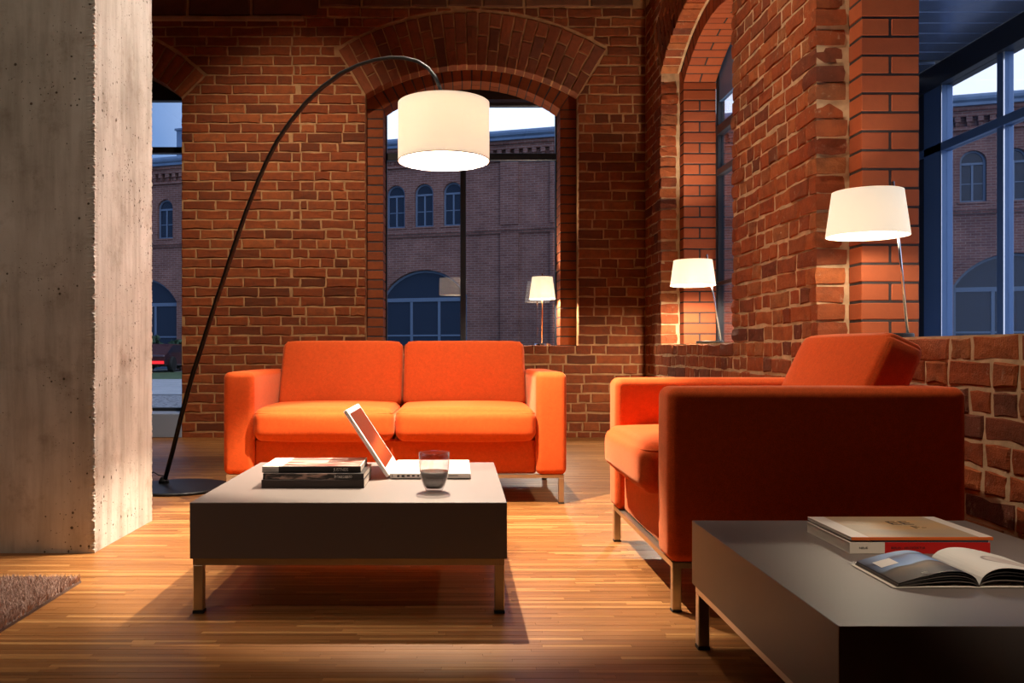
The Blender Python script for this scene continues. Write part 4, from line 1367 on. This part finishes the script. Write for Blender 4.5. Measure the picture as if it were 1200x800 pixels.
ceiling_spot(-0.1, 4.25, 5.6, SPOT_W, 46, 'black ceiling spotlight high above the seats')
ceiling_spot(0.7, 3.9, 5.2, PILLAR_W, 34, 'black ceiling spotlight turned towards the lit pillar side', (-1.345, 3.52, 1.0), (1.0, 0.90, 0.78))  # added to brighten the pillar's right face
ceiling_spot(-0.9, 4.6, 5.4, BACK_W, 46, 'black ceiling spotlight washing the back brick wall', (-1.5, 7.5, 1.3))  # added wash that lifts the back wall
ceiling_spot(-0.6, 3.0, 5.3, RIGHT_W, 40, 'black ceiling spotlight washing the right brick wall', (1.64, 4.6, 1.8))  # added wash for the right wall's brightness
ceiling_spot(-0.1, 2.75, 5.4, FORE_W, 58, 'black ceiling spotlight above the left coffee table', (0.15, 2.55, 0.0))  # added fill for the foreground floor and table tops
ceiling_spot(0.45, -0.7, 3.7, BOOK_W, 12, 'black ceiling spotlight turned on the books of the right table', (1.02, 1.76, 0.33))  # added narrow beam to light book spines and magazine from the front
ceiling_spot(-0.6, 3.0, 5.0, CHAIR_W, 26, 'black ceiling spotlight turned on the armchair', (1.2, 2.95, 0.6))  # added to brighten the inside of the armchair
ceiling_spot(-0.85, 3.3, 5.2, LEFT_W, 36, 'black ceiling spotlight above the floor between pillar and sofa', (-1.05, 3.5, 0.2))  # added because the left sofa arm and nearby floor came out dark
ceiling_spot(-2.7, 0.2, 4.6, FILL_W, 62, 'black ceiling spotlight turned towards the concrete pillar', (-1.75, 3.2, 0.9))  # added fill on the pillar front and the rug

# ------------------------------------------------------------------ small things on the left table
def text_part(name, txt, size, mat, parent, loc, rot, squeeze=1.0):
    cu = bpy.data.curves.new(name, 'FONT')
    cu.body = txt; cu.size = size; cu.extrude = 0.0003; cu.align_x = 'LEFT'; cu.align_y = 'CENTER'
    cu.resolution_u = 2
    tmp = bpy.data.objects.new('tmp', cu)
    COL.objects.link(tmp)
    bpy.context.view_layer.update()
    me = bpy.data.meshes.new_from_object(tmp.evaluated_get(bpy.context.evaluated_depsgraph_get()))
    bpy.data.objects.remove(tmp)
    me.materials.clear()
    o = mesh_obj(name, me, mat, parent, loc, rot)
    o.scale = (squeeze, 1, 1)
    return o
M['ink_light'] = simple('pale_ink', (0.80, 0.76, 0.72), 0.6)
M['ink_dark'] = simple('dark_ink', (0.03, 0.025, 0.025), 0.6)
M['ink_maroon'] = simple('maroon_ink', (0.06, 0.006, 0.008), 0.6)

def print_mat(name, bands, axis='X', noise=None, rough=0.35):
    """flat print: hard colour bands along one axis, optional picture inside one of them"""
    m, nt, out = new_mat(name)
    p = N(nt, 'ShaderNodeBsdfPrincipled', Roughness=rough)
    tc = N(nt, 'ShaderNodeTexCoord')
    sp = N(nt, 'ShaderNodeSeparateXYZ')
    nt.links.new(tc.outputs['Generated'], sp.inputs[0])
    r = ramp(nt, bands, 'CONSTANT')
    nt.links.new(sp.outputs[axis], r.inputs['Fac'])
    last = r.outputs['Color']
    if noise:
        lo, hi, sc, stops, mscale = noise
        mp = N(nt, 'ShaderNodeMapping'); mp.inputs['Scale'].default_value = mscale
        nt.links.new(tc.outputs['Generated'], mp.inputs['Vector'])
        nz = N(nt, 'ShaderNodeTexNoise', Scale=sc, Detail=3.0, Distortion=0.6)
        nt.links.new(mp.outputs['Vector'], nz.inputs['Vector'])
        r2_ = ramp(nt, stops)
        nt.links.new(nz.outputs['Fac'], r2_.inputs['Fac'])
        mask = ramp(nt, [(0.0, (0, 0, 0)), (lo, (1, 1, 1)), (hi, (0, 0, 0))], 'CONSTANT')
        nt.links.new(sp.outputs[axis], mask.inputs['Fac'])
        mx = N(nt, 'ShaderNodeMix', data_type='RGBA')
        nt.links.new(mask.outputs['Color'], mx.inputs[0]); nt.links.new(last, mx.inputs[6]); nt.links.new(r2_.outputs['Color'], mx.inputs[7])
        last = mx.outputs[2]
    nt.links.new(last, p.inputs['Base Color'])
    nt.links.new(p.outputs[0], out.inputs['Surface'])
    return m

def book(loc, rz, w, d, h, cover_mat, spine_mat, label, back_mat=None, group=None):
    """lies flat, spine towards local -y; origin at its base centre"""
    root = empty('book', loc, rz, label, 'book', group)
    t = 0.0022
    box_part('front_cover', cover_mat, root, -w/2, w/2, -d/2+0.002, d/2, h-t, h, 0.0006)
    box_part('back_cover', back_mat or spine_mat, root, -w/2, w/2, -d/2+0.002, d/2, 0, t, 0.0006)
    box_part('spine', spine_mat, root, -w/2, w/2, -d/2, -d/2+0.0022, 0.0002, h-0.0002, 0.0006)
    box_part('pages', M['paper'], root, -w/2+0.0006, w/2-0.0006, -d/2+0.0024, d/2-0.001, t, h-t, 0)
    return root
W_ = (0.80, 0.76, 0.72); K_ = (0.022, 0.018, 0.018)
dark_cov = print_mat('charcoal_cover', [(0.0, K_), (1.0, K_)])
b1 = book((-0.4525, 2.84, ZT), 0.0, 0.323, 0.235, 0.0265, dark_cov, simple('brown_black_spine', (0.035, 0.022, 0.018), 0.4), 'dark brown book at the bottom of the stack of three', group=None)
pic_spine = print_mat('photo_spine', [(0.0, K_), (1.0, K_)], noise=(0.02, 0.72, 3.2, [(0.42, (0.02, 0.016, 0.016)), (0.5, (0.10, 0.07, 0.06)), (0.62, (0.42, 0.27, 0.22))], (2.6, 1, 0.6)))
b2 = book((-0.450, 2.842, ZT+0.0266), math.radians(-0.6), 0.318, 0.232, 0.0195, dark_cov, pic_spine, 'middle book of the stack, black spine printed with a greyish photo')
text_part('spine_text', 'IM TAKE 2 BERTO', 0.0115, M['ink_light'], b2, (0.066, -0.1166, 0.0085), (PI/2, 0, 0), 0.62)
top_cov = print_mat('photo_cover', [(0.0, W_), (0.20, (0.3, 0.1, 0.08)), (0.985, W_)], noise=(0.20, 0.97, 2.3, [(0.36, (0.07, 0.045, 0.045)), (0.48, (0.42, 0.13, 0.09)), (0.56, (0.62, 0.50, 0.46)), (0.7, (0.5, 0.2, 0.15))], (1, 3.2, 1)))
top_sp = print_mat('black_white_spine', [(0.0, (0.66, 0.60, 0.57)), (0.165, K_), (0.985, K_)])
b3 = book((-0.461, 2.852, ZT+0.0462), math.radians(0.7), 0.312, 0.222, 0.0205, top_cov, top_sp, 'top book of the stack with a white edged photo cover', back_mat=top_sp)
text_part('spine_text', 'JUSTNEIS', 0.0145, M['ink_light'], b3, (0.070, -0.1116, 0.009), (PI/2, 0, 0), 0.8)
text_part('spine_text', 'POCKET EDITION', 0.0055, simple('grey_ink', (0.36, 0.31, 0.29), 0.6), b3, (-0.151, -0.1116, 0.010), (PI/2, 0, 0), 0.85)

# laptop: hinge on its left, screen turned to +x
lap = empty('laptop', (-0.088, 3.0925, ZT), 0, 'open white laptop on the coffee table before the sofa', 'laptop')
LW, LD2 = 0.272, 0.363
base = MB().box(-LW/2, LW/2, -LD2/2, LD2/2, 0.003, 0.0205).build('base', M['white_plastic'], lap, bevel=0.0035, seg=3)
MB().box(-LW/2+0.006, LW/2-0.006, -LD2/2+0.006, LD2/2-0.006, 0.0, 0.0031).build('underside', M['ink_dark'], lap)
pd = M['ink_dark']
for xa_, xb_, za_, zb_ in ((-0.129, -0.1265, 0.008, 0.016), (-0.112, -0.104, 0.0075, 0.0145), (-0.097, -0.087, 0.0075, 0.0145), (-0.079, -0.069, 0.009, 0.0145), (-0.062, -0.053, 0.009, 0.0145), (-0.044, -0.038, 0.009, 0.0145), (0.062, 0.094, 0.0118, 0.0135)):
    MB().box(xa_, xb_, -LD2/2-0.0004, -LD2/2+0.002, za_, zb_).build('port', pd, base)
kb = MB()
for i in range(5):
    for j in range(14):
        x_ = -0.095+i*0.0205; y_ = -0.145+j*0.0208
        kb.box(x_, x_+0.0175, y_, y_+0.0178, 0.0205, 0.0222)
kb.build('keyboard', M['paper'], base)
box_part('trackpad', simple('pale_grey_plastic', (0.62, 0.61, 0.59), 0.35), base, 0.035, 0.095, -0.05, 0.05, 0.0204, 0.0209, 0)
LL = 0.266
ang = math.atan2(0.146, 0.222)
lid = MB().box(-0.013, 0.0, -LD2/2, LD2/2, 0.0, LL).build('lid', M['white_plastic'], lap, bevel=0.004, seg=3, loc=(-LW/2-0.001, 0, 0.012), rot=(0, -ang, 0))
m_scr = simple('dark_display', (0.03, 0.022, 0.02), 0.12, spec=0.8)
MB().box(-0.0005, 0.0008, -LD2/2+0.018, LD2/2-0.018, 0.03, LL-0.018).build('display', m_scr, lid)
MB().tube([(-LW/2-0.005, -LD2/2+0.03, 0.014), (-LW/2-0.005, LD2/2-0.03, 0.014)], 0.007, 12).build('hinge', M['white_plastic'], lap, smooth=True)

# tumbler of water
gl = empty('drinking_glass', (-0.069, 2.665, ZT), 0, 'clear tumbler half filled with dark water on the coffee table', 'glass')
op_ = [(0.0, 0.0), (0.023, 0.0), (0.0265, 0.003), (0.0345, 0.020), (0.0425, 0.045), (0.0470, 0.070), (0.0482, 0.092), (0.0472, 0.120)]
ip_ = [(0.0454, 0.1195), (0.0463, 0.092), (0.0450, 0.070), (0.0405, 0.045), (0.0322, 0.020), (0.0240, 0.010), (0.0, 0.009)]
MB().lathe(op_+ip_, 48).build('tumbler', M['tumbler'], gl, smooth=True, clean=True)
def water_mat():
    m, nt, out = new_mat('dark_water')
    tr = N(nt, 'ShaderNodeBsdfTransparent'); tr.inputs['Color'].default_value = (0.72, 0.74, 0.72, 1)  # the table tone refracted by clear water is put into this grey tint
    df = N(nt, 'ShaderNodeBsdfDiffuse'); df.inputs['Color'].default_value = (0.22, 0.225, 0.21, 1)
    gs = N(nt, 'ShaderNodeBsdfGlossy'); gs.inputs['Roughness'].default_value = 0.02
    fr = N(nt, 'ShaderNodeFresnel', IOR=1.33)
    m1 = N(nt, 'ShaderNodeMixShader'); m1.inputs[0].default_value = 0.35
    m2_ = N(nt, 'ShaderNodeMixShader')
    nt.links.new(tr.outputs[0], m1.inputs[1]); nt.links.new(df.outputs[0], m1.inputs[2])
    nt.links.new(fr.outputs[0], m2_.inputs[0]); nt.links.new(m1.outputs[0], m2_.inputs[1]); nt.links.new(gs.outputs[0], m2_.inputs[2])
    nt.links.new(m2_.outputs[0], out.inputs['Surface'])
    return m
MB().lathe([(0.0, 0.0095), (0.0236, 0.0105), (0.0318, 0.0204), (0.0400, 0.045), (0.0438, 0.063), (0.0, 0.063)], 48).build('water', water_mat(), gl, smooth=False, clean=True)

# ------------------------------------------------------------------ things on the right table
red_sp = print_mat('white_red_spine', [(0.0, (0.66, 0.58, 0.50)), (0.25, (0.48, 0.012, 0.010)), (1.0, (0.48, 0.012, 0.010))])
pale = simple('pale_cover', (0.62, 0.55, 0.48), 0.5)
rb1 = book((0.987, 1.955, ZT), 0, 0.300, 0.225, 0.0245, pale, red_sp, 'thick book with a white and red spine under the tan catalogue', back_mat=pale)
text_part('spine_text', 'NEUE', 0.0062, M['ink_dark'], rb1, (-0.130, -0.1130, 0.0125), (PI/2, 0, 0), 1.2)
text_part('spine_text', 'BERLIN - ARCHITEKTUR', 0.0072, M['ink_maroon'], rb1, (-0.062, -0.1130, 0.0125), (PI/2, 0, 0), 0.95)
tan_cov = print_mat('tan_cover', [(0.0, (0.68, 0.60, 0.54)), (0.125, (0.36, 0.25, 0.16)), (0.90, (0.68, 0.60, 0.54))], noise=(0.125, 0.90, 1.3, [(0.35, (0.34, 0.25, 0.165)), (0.55, (0.44, 0.30, 0.17)), (0.66, (0.55, 0.31, 0.12)), (0.8, (0.36, 0.26, 0.17))], (0.8, 1.6, 1)))
or_sp = simple('orange_spine', (0.62, 0.12, 0.02), 0.4)
rb2 = book((0.991, 1.955, ZT+0.0287), math.radians(0.3), 0.303, 0.228, 0.0072, tan_cov, or_sp, 'thin tan catalogue with white borders lying on the red spined book', back_mat=pale)
MB().box(-0.10, 0.146, -0.112, 0.10, 0.0, 0.0038).build('booklet_pages', simple('dark_blue_grey', (0.05, 0.05, 0.07), 0.6), rb1, loc=(0, 0, 0.0246))  # dark slab filling the gap between the two books
for k, (dx, dy, L) in enumerate(((0, 0, 1.0), (0.012, -0.03, 0.7))):
    pass
text_part('cover_text', 'EE', 0.055, M['ink_dark'], rb2, (0.0, 0.035, 0.0073), (0, 0, 0), 1.0)
text_part('cover_text', 'F-', 0.04, simple('brown_ink', (0.13, 0.08, 0.05), 0.6), rb2, (0.032, -0.012, 0.0073), (0, 0, 0), 1.0)

# open magazine: curved sheets on both sides of the fold
mag = empty('magazine', (0.952, 1.659, ZT), 0, 'open magazine with a blue and black picture page on the right table', 'magazine')
def sheet(name, parent, w, hgt, side, amp, z0, lift, mat, d=0.166, t=0.0007, n=26, edge=0.0):
    """a curved leaf from the fold at x=0 outwards"""
    vs, fs = [], []
    pts_ = []
    for k in range(n+1):
        s = k/n
        z = z0 + amp*(math.sin(PI*min(1, s**0.62))**0.9)*(1-0.25*s) + lift*s + edge*s
        pts_.append((side*w*s, z))
    for y in (-d/2, d/2):
        for x_, z in pts_: vs.append((x_, y, z))
        for x_, z in pts_: vs.append((x_, y, z-t))
    m_ = n+1
    for k in range(n):
        fs += [(k, k+1, 2*m_+k+1, 2*m_+k), (m_+k+1, m_+k, 3*m_+k, 3*m_+k+1), (k, m_+k, m_+k+1, k+1), (2*m_+k, 2*m_+k+1, 3*m_+k+1, 3*m_+k)]
    fs += [(n, m_+n, 3*m_+n, 2*m_+n), (0, 2*m_, 3*m_, m_)]
    me = raw_mesh(name, vs, fs, mat)
    bm = bmesh.new(); bm.from_mesh(me); bmesh.ops.recalc_face_normals(bm, faces=bm.faces); bm.to_mesh(me); bm.free()
    o = mesh_obj(name, me, None, parent)
    return o
def page_pic():
    m, nt, out = new_mat('picture_page')
    p = N(nt, 'ShaderNodeBsdfPrincipled', Roughness=0.5)
    tc = N(nt, 'ShaderNodeTexCoord'); sp = N(nt, 'ShaderNodeSeparateXYZ')
    nt.links.new(tc.outputs['Generated'], sp.inputs[0])
    nz = N(nt, 'ShaderNodeTexNoise', Scale=2.0, Detail=1.0); nt.links.new(tc.outputs['Generated'], nz.inputs['Vector'])
    ad = N(nt, 'ShaderNodeMath', operation='MULTIPLY_ADD'); ad.inputs[1].default_value = 0.3
    nt.links.new(nz.outputs['Fac'], ad.inputs[0]); nt.links.new(sp.outputs['Y'], ad.inputs[2])
    r = ramp(nt, [(0.0, (0.008, 0.006, 0.006)), (0.32, (0.018, 0.010, 0.007)), (0.52, (0.13, 0.072, 0.036)), (0.62, (0.03, 0.02, 0.014)), (0.66, (0.26, 0.42, 0.72)), (0.88, (0.10, 0.20, 0.46)), (0.95, (0.03, 0.03, 0.10)), (1.0, (0.24, 0.36, 0.60))])
    nt.links.new(ad.outputs[0], r.inputs['Fac'])
    mxr = ramp(nt, [(0.0, (0.15, 0.12, 0.12)), (0.3, (1, 1, 1)), (0.75, (1, 1, 1)), (1.0, (0.35, 0.3, 0.3))])
    nt.links.new(sp.outputs['X'], mxr.inputs['Fac'])
    mx = N(nt, 'ShaderNodeMix', data_type='RGBA', blend_type='MULTIPLY'); mx.inputs[0].default_value = 1
    nt.links.new(r.outputs['Color'], mx.inputs[6]); nt.links.new(mxr.outputs['Color'], mx.inputs[7])
    nt.links.new(mx.outputs[2], p.inputs['Base Color'])
    nt.links.new(p.outputs[0], out.inputs['Surface'])
    return m
def page_white():
    m, nt, out = new_mat('white_page')
    p = N(nt, 'ShaderNodeBsdfPrincipled', Roughness=0.6)
    tc = N(nt, 'ShaderNodeTexCoord'); sp = N(nt, 'ShaderNodeSeparateXYZ')
    mp = N(nt, 'ShaderNodeMapping'); mp.inputs['Location'].default_value = (-0.62, -0.62, 0); mp.inputs['Scale'].default_value = (1.0, 1.5, 0)
    nt.links.new(tc.outputs['Generated'], mp.inputs['Vector'])
    ln = N(nt, 'ShaderNodeVectorMath', operation='LENGTH'); nt.links.new(mp.outputs['Vector'], ln.inputs[0])
    r = ramp(nt, [(0.0, (0.50, 0.40, 0.37)), (0.24, (0.60, 0.52, 0.48)), (0.29, (0.24, 0.18, 0.17)), (0.31, (0.74, 0.70, 0.66)), (1.0, (0.76, 0.73, 0.69))])
    nt.links.new(ln.outputs['Value'], r.inputs['Fac'])
    nt.links.new(r.outputs['Color'], p.inputs['Base Color'])
    nt.links.new(p.outputs[0], out.inputs['Surface'])
    return m
mp_, mw_ = page_pic(), page_white()
md_ = simple('dark_printed_page', (0.03, 0.026, 0.025), 0.35)  # shade of the gaps between fanned leaves put into the page colour
me_ = simple('grey_printed_page', (0.14, 0.115, 0.10), 0.4)  # inner leaves greyed for the same shaded gaps
sheet('cover', mag, 0.158, 0, -1, 0.001, 0.0018, 0, M['paper'], d=0.171)
sheet('cover', mag, 0.158, 0, 1, 0.001, 0.0018, 0, M['paper'], d=0.171)
for k, (am, mt) in enumerate(((0.010, me_), (0.015, md_), (0.019, me_), (0.023, md_))):
    sheet('page', mag, 0.150-0.001*k, 0, -1, am, 0.003+0.0005*k, 0.001*k, mt)
tp = sheet('page', mag, 0.146, 0, -1, 0.0265, 0.0056, 0.003, mp_)
for k, (am, mt) in enumerate(((0.012, me_), (0.020, md_), (0.024, md_))):
    sheet('page', mag, 0.150-0.001*k, 0, 1, am, 0.003+0.0005*k, 0.004*k, mt)
sheet('page', mag, 0.149, 0, 1, 0.030, 0.0056, 0.012, mw_)
# small white notice on the picture page
def page_z(x_):
    q = x_/0.146
    return 0.0056 + 0.0265*(max(0.0, math.sin(PI*min(1, q**0.62)))**0.9)*(1-0.25*q) + 0.003*q
cap = MB()
for k in range(6):
    xa_, xb_ = 0.098+0.0055*k, 0.098+0.0055*(k+1)
    za_, zb_ = page_z(xa_)+0.0003, page_z(xb_)+0.0003
    cap.add([(-xb_, 0.012, zb_), (-xa_, 0.012, za_), (-xa_, 0.050, za_), (-xb_, 0.050, zb_), (-xb_, 0.012, zb_+0.0005), (-xa_, 0.012, za_+0.0005), (-xa_, 0.050, za_+0.0005), (-xb_, 0.050, zb_+0.0005)],
            [(0, 3, 2, 1), (4, 5, 6, 7), (0, 1, 5, 4), (2, 3, 7, 6)])
cap.build('caption_panel', M['white_plastic'], mag)
text_part('caption_text', 'Jetzt', 0.006, M['ink_light'], mag, (-0.098, -0.070, page_z(0.092)+0.0012), (0, math.radians(-12), 0), 1.0)

# ------------------------------------------------------------------ shaggy rug
def rug():
    x0, x1, y0, y1 = -2.4, -1.215, 1.5, 2.80
    root = empty('rug', ((x0+x1)/2, (y0+y1)/2, 0), 0, 'brown shaggy rug on the parquet in the left foreground', 'rug')
    m_pile = new_mat('brown_shag')
    m, nt, out = m_pile
    p = N(nt, 'ShaderNodeBsdfPrincipled', Roughness=0.9)
    p.inputs['Sheen Weight'].default_value = 0.3
    ge = N(nt, 'ShaderNodeNewGeometry')
    r = ramp(nt, [(0.0, (0.40, 0.24, 0.185)), (0.5, (0.52, 0.33, 0.26)), (1.0, (0.64, 0.43, 0.35))])
    nt.links.new(ge.outputs['Random Per Island'], r.inputs['Fac']); nt.links.new(r.outputs['Color'], p.inputs['Base Color'])
    nt.links.new(p.outputs[0], out.inputs['Surface'])
    w, d = x1-x0, y1-y0
    MB().box(-w/2, w/2, -d/2, d/2, 0.0, 0.008).build('backing', simple('rug_backing', (0.16, 0.10, 0.08), 0.95), root)
    g = np.random.default_rng(4)
    n = 110000
    px = g.uniform(-w/2, w/2, n); py = g.uniform(-d/2, d/2, n)
    L = g.uniform(0.016, 0.030, n); a = g.uniform(0, 2*PI, n); lean = g.uniform(0.1, 0.75, n)
    edge = (np.abs(px) > w/2-0.02) | (np.abs(py) > d/2-0.02)
    tw = g.uniform(0, PI, n); hw = 0.0011
    ex, ey = np.cos(tw)*hw, np.sin(tw)*hw
    mx_, my_ = px+np.cos(a)*L*lean*0.35, py+np.sin(a)*L*lean*0.35
    tx, ty = px+np.cos(a)*L*lean, py+np.sin(a)*L*lean
    zt_ = 0.006+L*np.sqrt(1-(lean*0.8)**2)
    zm = 0.006+L*0.55
    V = np.stack([np.stack([px-ex, py-ey, np.full(n, 0.006)], 1), np.stack([px+ex, py+ey, np.full(n, 0.006)], 1),
                  np.stack([mx_+ex, my_+ey, zm], 1), np.stack([mx_-ex, my_-ey, zm], 1), np.stack([tx, ty, zt_], 1)], 1).reshape(-1, 3)
    me = bpy.data.meshes.new('pile')
    me.vertices.add(len(V)); me.vertices.foreach_set('co', V.ravel())
    idx = np.arange(n)[:, None]*5
    quads = (idx + np.array([0, 1, 2, 3])); tris = (idx + np.array([3, 2, 4]))
    loops = np.concatenate([quads, tris], 1).ravel()
    me.loops.add(len(loops)); me.loops.foreach_set('vertex_index', loops)
    starts = (np.arange(n)[:, None]*7 + np.array([0, 4])).ravel()
    me.polygons.add(2*n); me.polygons.foreach_set('loop_start', starts)
    me.update(calc_edges=True); me.validate()
    me.materials.append(m)
    o = mesh_obj('pile', me, None, root)
    o['kind'] = 'stuff'
rug()
